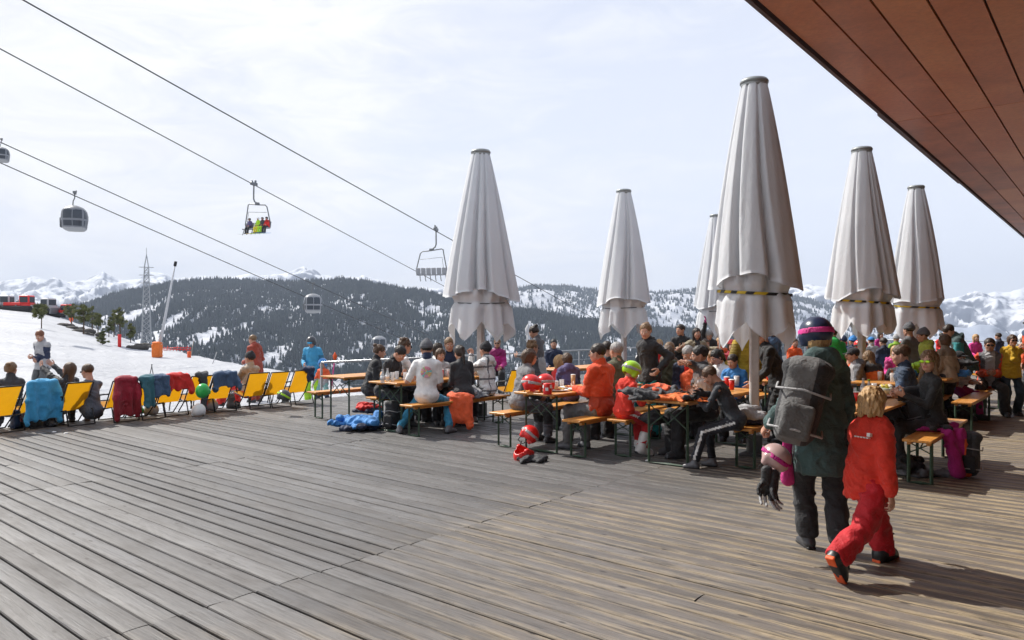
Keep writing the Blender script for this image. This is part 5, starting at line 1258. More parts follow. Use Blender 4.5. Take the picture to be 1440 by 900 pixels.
helmet('black helmet with lime trim beside the last deck chair', 'char', atz(397, 565, .25), 60, (20, 30), strap='lime', group=g_)
for i, (px, py, c, l) in enumerate(((22, 603, 'navy', 'dark ski boot under the blue coat'), (33, 601, 'dred', 'dark red ski boot under the blue coat'), (66, 598, 'char', 'black ski boot left of the bare yellow chair'), (84, 596, 'black', 'black ski boot under the bare yellow chair'), (325, 574, 'grey', 'grey ski boot on the snow beside the legs'), (287, 578, 'red', 'small red ski boot near the white helmet'))):
    (v, f), (v2, f2) = boot_mesh('ski', 2); root = empty('ski_boot', atz(px, py) + V(0, 0, .09), i * 1.3, l, 'ski boot', 'ski boots by the deck chairs'); mesh_obj('shell', v, f, plain(C[c], .35, name='boot_shell'), root); mesh_obj('sole', v2, f2, M_bplastic, root)
pile('clothes_bundle', 'black bag lying under the blue coat chair', 'bag', ['black'], atz(52, 600), (.35, .3, .28), 12)
# yellow chairs seen far back by the rail
for px, py, D, lab in ((716, 0, 15.5, 'yellow deck chair back far behind, right of the first parasol'), (772, 0, 19, 'yellow deck chair back far behind the waitress'), (1378, 0, 20, 'yellow deck chair far right by the rail')):
    c = deck_chair(px, HY + H * F / D, -30, lab)

# ------------------------------------------------------------------ things on and under the tables
zt = .772
g1 = 'glasses and bottles on the left beer table'
for i, (px, kind, col, lab) in enumerate(((538, 'bottle', 'white', 'clear bottle nearest to the man in a black half-zip'), (545, 'bottle', 'white', 'second clear bottle, next to the tall glasses'), (552, 'glass', None, 'tall empty glass right of the clear bottles'), (558, 'glass', None, 'tall empty glass in front of the man in a plain white T-shirt'), (570, 'glass', None, 'short glass between the two white T-shirts'), (621, 'cup', 'red', 'red cup before the woman with dark hair'), (628, 'glass', None, 'glass right of the red cup'), (667, 'glass', (.5, .1, .03), 'glass of amber drink held near the white jacket'))):
    b = 8.66 + (-.1, .05, .0, .12, -.12, .0, .1, -.15)[i]; p = tat(px, b); lab = lab
    if kind == 'bottle': bottle(p, lab, h=.20, group=g1, cap='lgrey')
    elif kind == 'glass': glass(p, lab, col, .14, group=g1)
    else: cup(p, lab, 'red', .13)
plate(tat(590, 8.7), 'white plate on the left beer table behind the printed T-shirt')
pile('blue_jacket', 'blue and navy jacket heaped on the boards by the leftmost table', 'jacket', ['navy', 'blue'], atz(512, 604), (.50, .36, .26), 21, rz=10); pile('cap_and_bag', 'navy and red hat on a bag under the left table', 'hat', ['navy', 'red'], atz(518, 588) + V(0, 0, .10), (.28, .2, .2), 22)
backpack('black backpack leaning under the left table', atz(548, 607) + V(0, .1, 0), -20, .9, 'black', 'black', -8)
# orange coat draped on the bench beside printed T-shirt
o_ = dk(8.25, 7.93, .48); s = SDF(); s.cap((-.12, 0, .06), (.12, 0, .05), .09, k=.05, flat=.6, ax=(0, 0, 1)); s.cap((-.1, -.1, .03), (-.14, -.18, -.36), .07, .06, .05); s.cap((.12, -.1, .03), (.16, -.16, -.40), .07, .055, .05); s.cap((.0, -.1, .03), (.02, -.17, -.26), .10, .10, .06, flat=.6, ax=(0, 1, 0))
v, f = s.mesh(.012, wrinkle(.012, 4)); single('orange_coat', 'bright orange coat hanging off the bench beside the printed T-shirt', 'coat', (v, f), cloth(C['neon'], .7), o_)
pile('white_grey_bundle', 'grey and white bundle on the bench behind the orange coat', 'jacket', ['grey', 'lgrey'], dk(8.6, 8.0, .48), (.3, .24, .18), 23)
# red helmets and red can on the next table
helmet('red ski helmet with goggle strap at the left end of the table', 'red', tat(745, 5.95, zt), 60, (10, 12), strap='lgrey', group='red ski helmets on the table'); helmet('red ski helmet in front of the man in an orange-red jacket', 'red', tat(768, 5.85, zt), -30, (0, -8), strap='lgrey', group='red ski helmets on the table')
p = tat(770, 5.55); root = empty('red_white_tin', p, .3, 'red and white printed tin beside the red helmets', 'tin'); mb = MB(); mb.lathe([(.052, 0), (.055, .01), (.055, .13), (.05, .14)], n=18); mb.build('tin', plain(C['red'], .35, name='red_tin'), root, True)
for k in range(6): mb = MB(); a = k * PI / 3; mb.box((.0562 * math.cos(a), .0562 * math.sin(a), .07 + .03 * (k % 2)), (.002, .018, .02), rotz(a)); mb.build('white_patch', M_wht, root)
plate(tat(800, 5.85), 'plate of chips in front of the orange-red jacket', seed=4); plate(tat(812, 5.6), 'second plate of food at the elbow of the orange-red jacket', ((.6, .35, .1),), seed=5); cup(tat(806, 6.0), 'tall tan paper cup behind the plate of chips', (.55, .33, .16), .16, .034)
cup(tat(782, 6.0), 'small white cup left of the tan paper cup', 'white', .09); glass(tat(790, 6.02), 'glass of water beside the small white cup', None, .11)
root_h = helmet('red ski helmet hanging upside down on the boards, front', 'red', atz(737, 647) + V(0, .05, .02), 120, (160, 10), strap=None, group='red helmets on the boards'); helmet('second red helmet lying behind the front one on the boards', 'red', atz(742, 636) + V(0, .1, .12), 30, (20, 40), strap='lgrey', group='red helmets on the boards')
pile('black_gloves', 'black gloves and straps heaped beside the red helmets on the boards', 'gloves', ['black'], atz(752, 648), (.26, .2, .10), 31, h=.01)
# jackets and helmet on the boy's table
pile('black_jacket_heap', 'black jacket heaped on the table between child and boy', 'jacket', ['black', 'char'], tat(935, 4.15, zt), (.50, .36, .15), 41, h=.012); pile('orange_jacket', 'bright orange jacket spread along the table in front of the boy', 'jacket', [(.85, .17, .02)], tat(960, 3.95, zt), (.70, .32, .09), 42, h=.012)
pile('red_hat', 'red and black cap on the black jacket heap', 'hat', ['neon'], tat(925, 4.25, zt + .09), (.2, .15, .12), 43, h=.01); helmet('grey ski helmet on the table at the elbow of the boy', 'char', tat(985, 4.1, zt + .03), 150, (15, 0), strap='grey')
root = empty('ski_gloves', tat(980, 3.8, zt), 0, 'pair of black gloves at the hands of the boy', 'gloves')
for k in range(2): v, f = hand_mesh('glove', 1); mesh_obj('glove', (v @ (rotz(1.2 + k * .6) @ rotx(PI / 2)).T) + V(k * .07, -k * .08, .045 + .03 * k), f, cloth(C['black'], .6), root)
pile('backpack_heap', 'black bag hanging under the table of the child in red', 'bag', ['black'], dk(8.1, 4.45, .42), (.20, .16, .26), 44)
pile('striped_bag', 'navy and white bag on the bench behind the boy', 'bag', ['navy', 'lgrey'], dk(8.35, 3.38, .48), (.22, .2, .26), 45, h=.012)
# red cups etc further back
gg = 'red cups on the tables farther back'
for i, (px, b, c) in enumerate(((954, 4.3, 'red'), (961, 4.05, 'white'), (968, 4.2, 'red'), (972, 3.95, 'white'), (1015, 4.1, 'red'), (1022, 4.3, 'red'), (1029, 4.05, 'red'), (1036, 4.25, 'white'))):
    a_ = max(11.4, min(13.2, row_a(px, b))) if i > 3 else row_a(px, b)
    r_ = (px - CX) / F; p = dk(row_a(px, b), b, zt) if i > 3 else None
    if p is None: p = V(r_ * 12.3, 12.3, zt) ; p = dk(11.45 + .1 * i, b, zt)
    cup(p, ('red cup left of the two white ones', 'white cup between the two red ones', 'red cup right of the white one', 'white cup nearest to the man with his hands at his mouth', 'red cup before the girl in white', 'red cup second from the yellow puffer jacket', 'red cup nearest to the yellow puffer jacket', 'white cup by the hand of the yellow puffer jacket')[i], c, .13, .04, gg)
tray(dk(12.3, 4.0, zt), .6, 'red tray under the cups beside the yellow puffer jacket')
# right-hand table
p = tat(1247, 2.3); root = empty('food_bowl', p, 0, 'pale green bowl heaped with food on the right table', 'bowl'); mb = MB(); mb.lathe([(.05, 0), (.06, .006), (.105, .075), (.098, .077), (.055, .015)], n=24); mb.build('bowl_shell', plain((.42, .48, .42), .4, name='celadon'), root, True)
for fc, sd_ in (((.75, .66, .55), 1), ((.62, .48, .05), 2)):
    s = SDF(); r_ = random.Random(sd_)
    for i in range(8): s.ell((r_.uniform(-.05, .05), r_.uniform(-.05, .05), .085 + r_.uniform(0, .03)), (.026, .022, .018), .01)
    v, f = s.mesh(.007); mesh_obj('food', v, f, plain(fc, .6, name='food'), root)
tray(tat(1240, 2.25, zt - .0), .5, 'brown tray under the pale green bowl', (.20, .08, .04))
gr = 'drinks on the right table'
for i, (px, b, lab, f_) in enumerate(((1214, 2.45, 'clear bottle behind the blond child', 'b'), (1222, 2.35, 'bottle with purple wrapper beside the clear bottle', 'p'), (1229, 2.45, 'glass of purple drink right of the purple bottle', 'g'), (1205, 2.35, 'red cup leftmost on the right table', 'c'), (1236, 2.1, 'lime tub left of the green bowl', 'l'))):
    p = tat(px, b)
    if f_ in 'bp': bottle(p, lab, cap='lime' if f_ == 'p' else 'lgrey', group=gr, lab='purple' if f_ == 'p' else 'white', h=.22)
    elif f_ == 'g': glass(p, lab, (.20, .02, .14), .13, group=gr)
    else: cup(p, lab, 'red' if f_ == 'c' else 'lime', .10, group=gr)
backpack('black backpack with grey buckles on the lap of the woman in mirrored sunglasses', dk(9.2, 1.72, .50), 15, .92, 'black', 'black', -25, 'grey')
pile('pink_jacket', 'magenta and black jacket lying on the front bench beside the woman', 'jacket', ['magenta', 'black'], dk(9.2, 1.62, .475), (.36, .28, .11), 51, h=.012)
s = SDF(); s.cap((0, -.02, .0), (.05, -.1, -.40), .06, .07, .05); s.cap((.12, 0, .0), (.18, -.03, -.42), .07, .05, .05); s.box((0, 0, -.52), (1, 1, .055), .002, .01, op='s'); v, f = s.mesh(.012, wrinkle(.012, 9)); c_ = v[f].mean(1)
single('pink_coat_sleeve', 'magenta coat with orange lining trailing from the bench to the boards', 'coat', (v, f), [cloth(C['magenta']), cloth(C['neon'])], dk(9.10, 1.47, .475), midx=((c_[:, 0] > .135) & (c_[:, 2] < -.05)).astype(int))
backpack('round black backpack on the boards beside the magenta coat', dk(9.25, 1.30, 0), -35, .95, 'black', 'char', 0); pile('shopping_mesh', 'grey helmet bag under the front right bench', 'bag', ['grey', 'black'], dk(9.0, 1.85, 0), (.36, .26, .26), 53)
pile('blue_lime_jackets', 'pale blue and lime jackets heaped on the right rear table', 'jacket', ['blue', 'lime', 'black'], dk(14.35, 2.5, zt), (.62, .42, .28), 54, h=.014); pile('dark_clothes', 'dark clothes heaped under the right rear table', 'clothes', ['black', 'navy'], dk(14.3, 2.5, 0), (.7, .5, .5), 55)
pile('pink_bundle', 'pink trousers bundled on the bench behind the child in red', 'trousers', ['pink', 'black'], dk(8.9, 2.8, .48), (.4, .3, .2), 56)
# litter
for i, (px, py, lab) in enumerate(((75, 608, 'scrap of white paper on the boards below the bare yellow chair'), (92, 610, 'second scrap of paper beside the first on the boards'), (982, 643, 'crumpled tissue under the boy'), (912, 648, 'tissue scrap near the shoes of the child in the lime helmet'), (795, 616, 'pale plastic wrapper behind the legs of the orange-red jacket'))):
    s = SDF(); s.ell((0, 0, .006), (.03, .02, .008), .01); s.ell((.02, .01, .006), (.02, .025, .006), .01); v, f = s.mesh(.006, wrinkle(.003, i, 30)); single('litter', lab, 'litter', (v, f), M_wht, atz(px, py), i)
# ------------------------------------------------------------------ people
B0L, B0R, B1L, B1R, B2L, B2R, B3L, B3R = 9.30, 8.02, 6.42, 5.18, 4.80, 3.36, 2.85, 1.66
def S(label, px, b, face, **k):
    k.setdefault('lod', 1); k.setdefault('seat', .475); k.setdefault('boots', 'ski'); return person(label, dk(row_a(px, b), b), face, pose='sit', **k)
def St(label, px, D, face, z=0.0, **k):
    k.setdefault('lod', 1); k.setdefault('pose', 'stand'); return person(label, ((px - CX) / F * D, D, z), face, **k)
F_V, F_mV, F_U = 50, 230, -40
# --- foreground pair
w1 = person('woman in a long green coat walking away, navy helmet with pink goggle strap', (2.24, 5.30, 0), -4, h=1.71, pose='walk', lean=4, side=-2, head=(6, 2, 0), lod=0, male=False,
            top=(.055, .108, .106), bot='black', bootc='char', boots='low', long=.21, hood=1.35, bulk=1.06, hair='under', hc='blond', tb=.008, gear=[('helmet', 'navy', 'pink')],
            lh=(-.36, .06, .92), rh=(.22, .12, .84), lf=(-.06, .12, .085), rf=(.11, -.05, .085), hands=('grip', 'relax'))
def bag_on(x, y, z, rz, label, sc=1.0, tilt=0, **k): o = backpack(label, (x, y, z), rz, sc, tilt=tilt, **k); return o
# backpack: its straps (local +Y) against the woman's back
bp = backpack('grey and black hiking backpack on the back of the woman in the green coat', (2.24 - .30, 5.30 - .19, .80), -14, 1.22, (.15, .15, .15), 'black', 0, 'lgrey'); bp.rotation_euler = (0, 12 * D2R, -22 * D2R)
hx, hy = 2.24 - .40, 5.30
helmet('pale pink child helmet dangling from the hand of the woman in the green coat', (.50, .34, .32), (hx + .05, hy + .03, .60), 30, (30, 25), strap='magenta').scale = (.84, .84, .84)
root = empty('ski_gloves', (hx - .0, hy - .04, .63), 0, 'black and grey ski gloves hanging below the pale pink helmet', 'gloves')
for k in range(2): v, f = hand_mesh('glove', 1); c_ = v[f].mean(1); mesh_obj('glove', (v * 1.05) @ (rotz(1.5 + k * .8) @ rotx(.12 * k)).T + V(k * .05 - .02, -.02, -.08 - k * .03), f, [cloth(C['black'], .6), cloth(C['lgrey'], .6)], root, (c_[:, 2] < -.12).astype(int))
s = SDF(); s.cap((0, 0, 0), (.01, .0, -.32), .035, .05, .03, flat=.6, ax=(0, 1, 0)); v, f = s.mesh(.01, wrinkle(.006, 8)); single('pink_scarf', 'bright pink scarf hanging beside the legs of the woman in the green coat', 'scarf', (v, f), cloth(C['pink']), (2.24 - .20, 5.45, .82))
w2 = person('blond child in a red ski suit striding right, red-soled black ski boots', (2.43, 4.95, 0), -62, h=1.27, pose='walk', lean=7, head=(18, 6, 0), lod=0, male=False, top=(.78, .040, .018), bot=(.56, .008, .018), bootc='black', solec='neon',
       hair='kid', hc='blond', trim=('white', 'leftstripe'), long=.06, bulk=1.18, tb=.014, lf=(-.08, .22, .085, 4, 0), rf=(.09, -.45, .18, 8, -52), rh=(.21, -.10, .50), lh=(-.22, .24, .60), glove=('black', 'l'), toff=V(0, -.05, -.03), sk=2)
# --- by the deck chairs and on the snow
St('person in a dark jacket with tied hair, seated at the left edge of the photo', 14, 12.4, 40, z=-.1, pose='sit', seat=.22, lean=-8, top='char', bot='black', hair='bun', hc='lbrown', male=False, head=(-30, 0, 0), sk=2)
St('person on the snow in a grey top with dark sleeves and grey trousers, arms crossed', 60, 17.0, 165, z=float(near_z(60, 17.0)), h=1.78, lean=3, top='lgrey', trim=('navy', 'arms'), bot=(.10, .105, .11), hair='short', hc='red', hands=('grip', 'grip'), lh=(.03, .19, 1.10), rh=(-.03, .22, 1.04), head=(20, 25, 0))
St('woman with brown hair in a dark jacket raising her arms in a deck chair', 88, 12.9, 70, z=-.1, pose='sit', seat=.20, lean=-14, top='char', bot='black', hair='long', hc='brown', male=False, lh=(-.10, .38, 1.0), rh=(.10, .42, 1.04), head=(10, -8, 0))
St('man in a grey T-shirt with sunglasses sitting low beside the crimson jacket', 131, 12.3, 62, z=-.05, pose='sit', seat=.14, lean=12, top=(.085, .10, .125), tight=True, sleeve=.5, collar=False, bot='char', boots='low', bootc='brown', hair='short', hc='brown', gear=[('glasses', 'black')], lh=(-.25, .45, .42), rh=(.05, .45, .42), head=(6, 4, 0), lf=(-.12, .40, .085), rf=(.12, .36, .085))
St('person in a beige jacket and dark hat with red trousers, sprawled in a deck chair', 349, 14.9, 60, z=-.02, pose='sit', seat=.20, lean=-6, top='beige', bot='red', bootc='black', gear=[('beanie', 'black')], hair='short', lf=(-.18, .62, .085), rf=(.16, .55, .085), head=(10, 0, 0))
St('man in a rust red jacket standing on the snow behind the deck chairs', 360, 18.6, 62, z=float(near_z(360, 18.6)), h=1.74, top='rust', bot='rust', hood=True, long=.08, hair='short', hc='lbrown', bulk=1.08, lh=(-.12, .30, 1.0), rh=(.16, .25, 1.05), head=(8, 6, 0))
St('adult in a blue jacket, lime trousers and blue goggles on a dark helmet', 440, 18.0, 188, z=float(near_z(440, 18.0)) - .05, h=1.72, top='sky', bot='lime', gear=[('helmet', 'char'), ('goggles', 'sky')], long=.10, bulk=1.05, head=(-12, 26, 0), lh=(-.26, .08, .85), rh=(.18, .22, 1.0))
St('small child in a neon orange jacket with mint and navy overalls', 455, 17.6, 175, z=float(near_z(455, 17.6)) - .03, h=1.10, top='neon', trim=('lgrey', 'lower'), bot=(.22, .45, .42), legtrim=('navy', 'knee'), gear=[('helmet', 'blue')], hc='brown')
# --- left table
S('woman with brown hair tied up and black jacket, leftmost at the left table', 519, B0L + .35, -75, h=1.66, male=False, top='black', bot='black', hair='bun', hc='brown', head=(0, 10, 0), lean=14)
S('man with black hair and beard in a black half-zip, bent over the left table', 539, B0L - .1, F_mV + 20, h=1.78, top=(.018, .02, .024), bot='black', hair='short', hc='black', head=(-10, 32, 0), lean=22, lh=(-.10, .42, .86), rh=(.12, .38, .84), hands=('grip', 'grip'), boots='low')
S('man in a plain white long-sleeved shirt and sunglasses facing right', 562, B0L + .05, -60, h=1.80, top='white', tight=True, bot='black', hair='curly', hc='brown', gear=[('glasses', 'black')], lh=(-.05, .38, .92), rh=(.18, .36, .98), head=(0, 4, 0), lean=6, hands=('grip', 'grip'))
p1 = S('man in a white T-shirt with round coloured print, blue trousers, back turned', 600, B0R, -8, h=1.80, top='white', tight=True, sleeve=.55, collar=False, bulk=1.16, bot=(.03, .25, .42), boots='low', bootc='grey', hair='short', hc='black', gear=[('beanie', 'grey'), ('neck', 'navy')], head=(28, 10, 0), lean=4, lh=(-.30, .25, .80), rh=(.12, .30, .80), lf=(-.42, .02, .085, 30, 0), rf=(.30, .18, .085, -30, 0))
# round coloured print on the shirt back
def shirt_print(info):
    R = info['R'] @ np.eye(3); s_ = info['s']; vs = []; fs = []; mi = []; cols = [(.75, .28, .36), (.25, .62, .60), (.80, .55, .25), (.45, .60, .30), (.78, .38, .45), (.40, .50, .70)]
    c = info['pel'] + info['Rt'] @ V(0.02, -.135, .36) * s_; n = 0; r_ = random.Random(4)
    for ring, (r0, r1) in enumerate(((.0, .035), (.04, .085))):
        k = 6 if ring == 0 else 13
        for i in range(k):
            a0, a1 = 2 * PI * i / k, 2 * PI * (i + .86) / k; q = []
            for rr, aa in ((r0, a0), (r1, a0), (r1, a1), (r0, a1)):
                x, z = rr * math.cos(aa), rr * math.sin(aa); y = -.0 + 1.9 * (x * x) + .5 * z * z; q.append(c + info['Rt'] @ V(x, y - .010, z))
            q2 = [p + info['Rt'] @ V(0, .010, 0) for p in q]; vs += q + q2; fs += [(n, n + 1, n + 2, n + 3), (n + 7, n + 6, n + 5, n + 4), (n, n + 4, n + 5, n + 1), (n + 1, n + 5, n + 6, n + 2), (n + 2, n + 6, n + 7, n + 3)]; mi += [r_.randrange(6)] * 5; n += 8
    mesh_obj('round_print', vs, fs, [plain(c_, .8, name='print_ink') for c_ in cols], info['root'], mi, False)
shirt_print(p1)
S('woman with dark hair and sunglasses between the printed T-shirt and the bearded man', 609, B0L + .15, -70, h=1.64, male=False, top='white', tight=True, bot='black', hair='bob', hc='dark', gear=[('glasses', 'black')], head=(30, 5, 0))
S('fair-haired man in a navy jacket facing the camera at the left table', 631, B0L + .1, 190, h=1.84, top='navy', bot='black', hair='short', hc='lbrown', head=(0, 8, 0), lh=(-.15, .36, .86), rh=(.15, .36, .86))
S('woman with brown hair and pale jacket facing the camera, in front of the bearded man', 617, B0L - .35, 200, h=1.58, male=False, top='lgrey', bot='black', hair='bob', hc='brown', head=(0, 12, 0), seat=.44)
S('woman in a black sweater with a long dark ponytail, back to the camera', 652, B0R - .05, 22, h=1.68, male=False, top='black', tight=True, bulk=1.08, bot=(.05, .05, .055), hair='pony', hc='dark', head=(8, 14, 0), lean=14)
S('person in a black beanie and white jacket with grey stripes, hand at the mouth', 686, B0R, 52, h=1.68, male=False, top='white', trim=('grey', 'stripes'), hood=True, bulk=1.05, bot=(.03, .035, .05), hair='short', hc='black', gear=[('beanie', 'black')], lh=(-.06, .30, 1.13), rh=(.05, .34, .92), hands=('grip', 'grip'), lean=4, boots='low', bootc='lgrey')
St('waitress in a grey top with her hair up, apron tied at the waist', 758, 14.0, 52, h=1.68, male=False, top=(.12, .12, .13), tight=True, bot='char', hair='bun', hc='dark', trim=('lgrey', 'lower') , long=.10, head=(0, 24, 0), lean=6, lh=(-.15, .38, 1.05), rh=(.12, .36, 1.02), boots='low')
St('woman with light brown hair and sunglasses in a red top, far behind the left table', 700, 17.5, 175, pose='sit', seat=.45, h=1.7, male=False, top='magenta', bot='black', hair='short', hc='lbrown', gear=[('glasses', 'black')], lod=2)
# --- table with the red helmets
S('woman with short dark hair and sunglasses in a grey and black ski suit', 729, B1L, -62, h=1.66, male=False, top=(.20, .20, .21), trim=('char', 'arms'), bot=(.13, .135, .16), legtrim=('black', 'knee'), boots='low', bootc='char', hair='bob', hc='brown', gear=[('glasses', 'black')], lean=16, head=(0, 4, 0), lh=(-.02, .30, .66), rh=(.10, .28, .64), bulk=.98)
S('man with dark hair in an orange-red jacket and grey trousers, seen from behind', 846, B1R, 42, h=1.80, top=(.76, .075, .014), bot=(.15, .155, .16), boots='low', bootc='grey', hair='short', hc='dark', gear=[('glasses', 'black')], bulk=1.14, hood=False, lean=3, long=.06, lh=(-.10, .36, .80), rh=(.12, .32, .76), head=(22, 4, 0), lf=(-.16, .45, .085), rf=(.10, .36, .085))
S('child with brown hair in a purple hooded jacket', 801, B1L + .1, 10, h=1.45, male=False, top='purple', hood=True, bulk=1.1, bot='black', hair='bob', hc='brown', lean=10, head=(10, 16, 0))
S('small child with blond hair beside the purple jacket', 783, B1L + .55, -60, h=1.30, male=False, top='red', bot='black', hair='bob', hc='blond', lod=2)
St('person in a dark top against the rail, seated far behind the tan cup', 779, 17.5, 175, pose='sit', seat=.45, h=1.65, top='navy', bot='black', hair='short', hc='black', lod=2)
S('woman with brown curls and glasses behind the waitress', 742, 7.9, -60, h=1.72, male=False, top='grey', bot='black', hair='curly', hc='lbrown', lod=2, gear=[('glasses', 'black')])
S('man with dark hair in a black top, back turned, left of the third parasol pole', 857, 6.6, 20, h=1.74, top='black', tight=True, bot='black', hair='short', hc='dark', lod=2)
S('bald man in a khaki jacket behind the lime helmet', 873, 5.4, 30, h=1.80, top='olive', bot='black', hair='short', hc='grey', lod=1, bulk=1.1)
# --- table with the heaped jackets
S('child in a lime green helmet and red ski suit with white shoulders', 877, B2L, -58, h=1.34, male=False, top=(.82, .04, .018), trim=('white', 'shoulder'), bot=(.60, .015, .02), stripe='white', bootc='white', gear=[('helmet', 'lime', 'lgrey')], hair='short', hc='brown', lean=10, head=(-8, 14, 0), bulk=1.12, lh=(-.08, .30, .78), rh=(.12, .30, .76), lf=(-.10, .36, .15), rf=(.12, .20, .12, -10, -12), hood=True)
St('smiling woman in a black jacket and turquoise trousers, hands on her hips', 915, 10.9, 125, h=1.72, male=False, top=(.02, .022, .026), hood=True, bot=(.02, .38, .42), hair='bun', hc='lbrown', lean=10, head=(30, 8, 0), lh=(-.24, .06, 1.0), rh=(.26, .04, 1.0), elb=(2.4, 2.4), sk=2, bulk=1.05)
S('boy in a dark shirt and white-striped navy trousers, leaning on the table', 1036, B2R, 60, h=1.50, top=(.030, .036, .046), tight=True, bot=(.012, .014, .024), stripe='white', bootc='grey', boots='low', hair='short', hc='brown', lean=27, head=(4, 28, 0), bulk=1.0, lh=(-.10, .44, .84), rh=(.08, .42, .84), lf=(-.14, .44, .085), rf=(.10, .30, .085), lod=1, sk=1)
# --- second ranks, centre
S('woman in an olive hooded jacket, back turned, beside the standing smiling woman', 944, 5.3, 10, h=1.66, male=False, top='olive', hood=True, bulk=1.12, bot='black', hair='bob', hc='brown', lod=1, lean=12)
S('woman in sunglasses with brown hair just behind the olive jacket', 938, 6.35, -50, h=1.66, male=False, top='brown', bot='black', hair='long', hc='lbrown', gear=[('glasses', 'black')], lod=2)
St('bearded man in black leaning forward, standing behind the olive jacket', 955, 15.5, 190, h=1.70, top='black', bot='black', hair='short', hc='dark', lod=1, lean=14, head=(-60, 0, 0), lh=(-.3, .2, .95), rh=(.1, .3, 1.15))
St('woman with dark hair in a pale khaki jacket, arms spread on her neighbours', 977, 15.2, 185, h=1.62, male=False, top='khaki', trim=('black', 'front'), bot='black', hair='long', hc='dark', lod=1, lean=12, lh=(-.42, .15, 1.15), rh=(.42, .15, 1.15))
S('old man with white hair in a navy and red vest', 968, 5.0, 165, h=1.74, top='navy', trim=('red', 'front'), bot='black', hair='short', hc='grey', lod=1, head=(0, 22, 0), lean=14)
S('child with brown hair in a coral red hooded jacket', 974, 4.85, -20, h=1.42, male=False, top='neon', hood=True, bulk=1.15, bot='black', hair='bob', hc='brown', lod=1)
S('man with dark hair pressing his hands to his mouth, grey sleeves', 996, 4.0, 95, h=1.78, top='lgrey', trim=('char', 'arms'), bot='black', hair='short', hc='black', lod=1, lh=(-.04, .24, 1.16), rh=(.06, .24, 1.16), hands=('grip', 'grip'), head=(-10, 4, 0), sk=1)
S('woman with black hair in a white shirt, looking down, near the red cups', 1018, 4.6, 120, h=1.60, male=False, top='white', tight=True, bot='black', hair='pony', hc='black', lod=1, head=(-8, 24, 0))
S('child in a light blue jacket between the white shirt and the yellow puffer', 1033, 4.35, 160, h=1.46, male=False, top='blue', bot='black', hair='short', hc='dark', lod=1, head=(-25, 14, 0))
S('woman in a maroon cap behind the child in light blue', 1028, 5.9, 175, h=1.70, male=False, top='burg', bot='black', hair='bob', hc='dark', gear=[('cap', 'dred')], lod=2)
S('small child with brown hair seen from behind, left of the black-haired woman', 1003, 5.6, 10, h=1.35, male=False, top='brown', bot='black', hair='short', hc='lbrown', lod=2)
St('person with white hair raising an arm in pink gloves by the farthest parasol', 996, 17.0, 175, h=1.58, male=False, top='black', bot='black', hair='bob', hc='grey', glove='magenta', lod=2, rh=(.10, .22, 1.75), head=(0, 30, 0))
St('person in a mustard puffer jacket, back turned, behind the largest parasol', 1052, 10.9, 12, h=1.74, male=False, top='mustard', quilt=1, bot='black', hair='bob', hc='dark', lod=1, bulk=1.12, lh=(-.30, .22, .98), rh=(.26, .2, .95), long=.04)
St('person in a black jacket bending over, right of the largest parasol pole', 1098, 10.2, 80, h=1.68, top='black', bot='black', hair='short', hc='black', lod=1, lean=24, bulk=1.1, lh=(-.2, .4, .85))
St('man with a dark beard right of the largest parasol, far behind', 1082, 14.5, 200, h=1.70, top='denim', bot='black', hair='short', hc='dark', lod=2)
S('man in a grey cap seated behind the pole of the largest parasol', 1076, 4.9, 150, h=1.74, top='dred', bot='black', hair='short', hc='brown', gear=[('cap', 'grey')], lod=2)
# --- right crowd
St('person in a bright green jacket, back turned, right of the pink goggle strap', 1174, 13.0, 5, h=1.64, top=(.02, .42, .08), bot='black', hair='short', hc='dark', bulk=1.12, hood=True, lod=1)
S('person in a royal blue hat behind the bright green jacket', 1203, 5.2, 20, h=1.68, top='navy', bot='black', hair='short', gear=[('beanie', 'blue')], lod=2)
S('person in a navy hat beside the royal blue hat', 1190, 5.6, 30, h=1.66, top='blue', bot='black', hair='short', gear=[('beanie', 'navy')], lod=2)
S('boy with brown hair in an orange jacket, left of the man in a black cap', 1192, 3.5, -70, h=1.42, top='orange', bot='black', hair='short', hc='brown', lod=1)
S('boy in a black cap and grey jacket, profile to the left', 1213, 3.2, 75, h=1.56, top='grey', hood=True, trim=('lgrey', 'upperlight'), bot='black', gear=[('cap', 'black')], hair='short', hc='black', lod=1, lean=12, head=(0, 6, 0))
S('person in a shiny red helmet and red jacket', 1222, 3.9, 60, h=1.66, top='red', bot='black', gear=[('helmet', 'red', 'black')], hair='short', lod=1, lean=14)
S('girl with long light brown hair in an orange and black jacket, leaning forward', 1240, B3L + .1, 25, h=1.56, male=False, top=(.85, .17, .02), trim=('black', 'yoke'), bot='magenta', hair='longwavy', hc='lbrown', bulk=1.12, lod=1, lean=24, head=(-20, 20, 0))
S('child in a white helmet behind the white and blue coat, under the second right parasol', 1228, 5.3, 10, h=1.60, top='lgrey', bot='black', gear=[('cap', 'blue')], hair='short', lod=2)
S('boy in a navy cap and jacket, back turned, under the second right parasol', 1246, 4.4, 15, h=1.66, top='navy', bot='blue', hair='short', hc='dark', lod=2, bulk=1.1)
S('person in a lime yellow jacket right of the navy jacket', 1262, 5.0, -10, h=1.70, top='lime', bot='black', hair='none', gear=[('beanie', 'lgrey')], lod=2, bulk=1.15)
S('blond girl in the shade between the orange jacket and the fair-haired man', 1258, 3.45, 160, h=1.50, male=False, top='pink', bot='black', hair='long', hc='blond', lod=2, head=(0, 16, 0))
S('boy with curly dark hair bending over the right table', 1266, 2.0 + .75, 150, h=1.50, top='black', tight=True, bot='black', hair='curly', hc='black', lod=1, lean=30, head=(10, 40, 0), lh=(-.12, .42, .84), rh=(.12, .4, .84), sk=1)
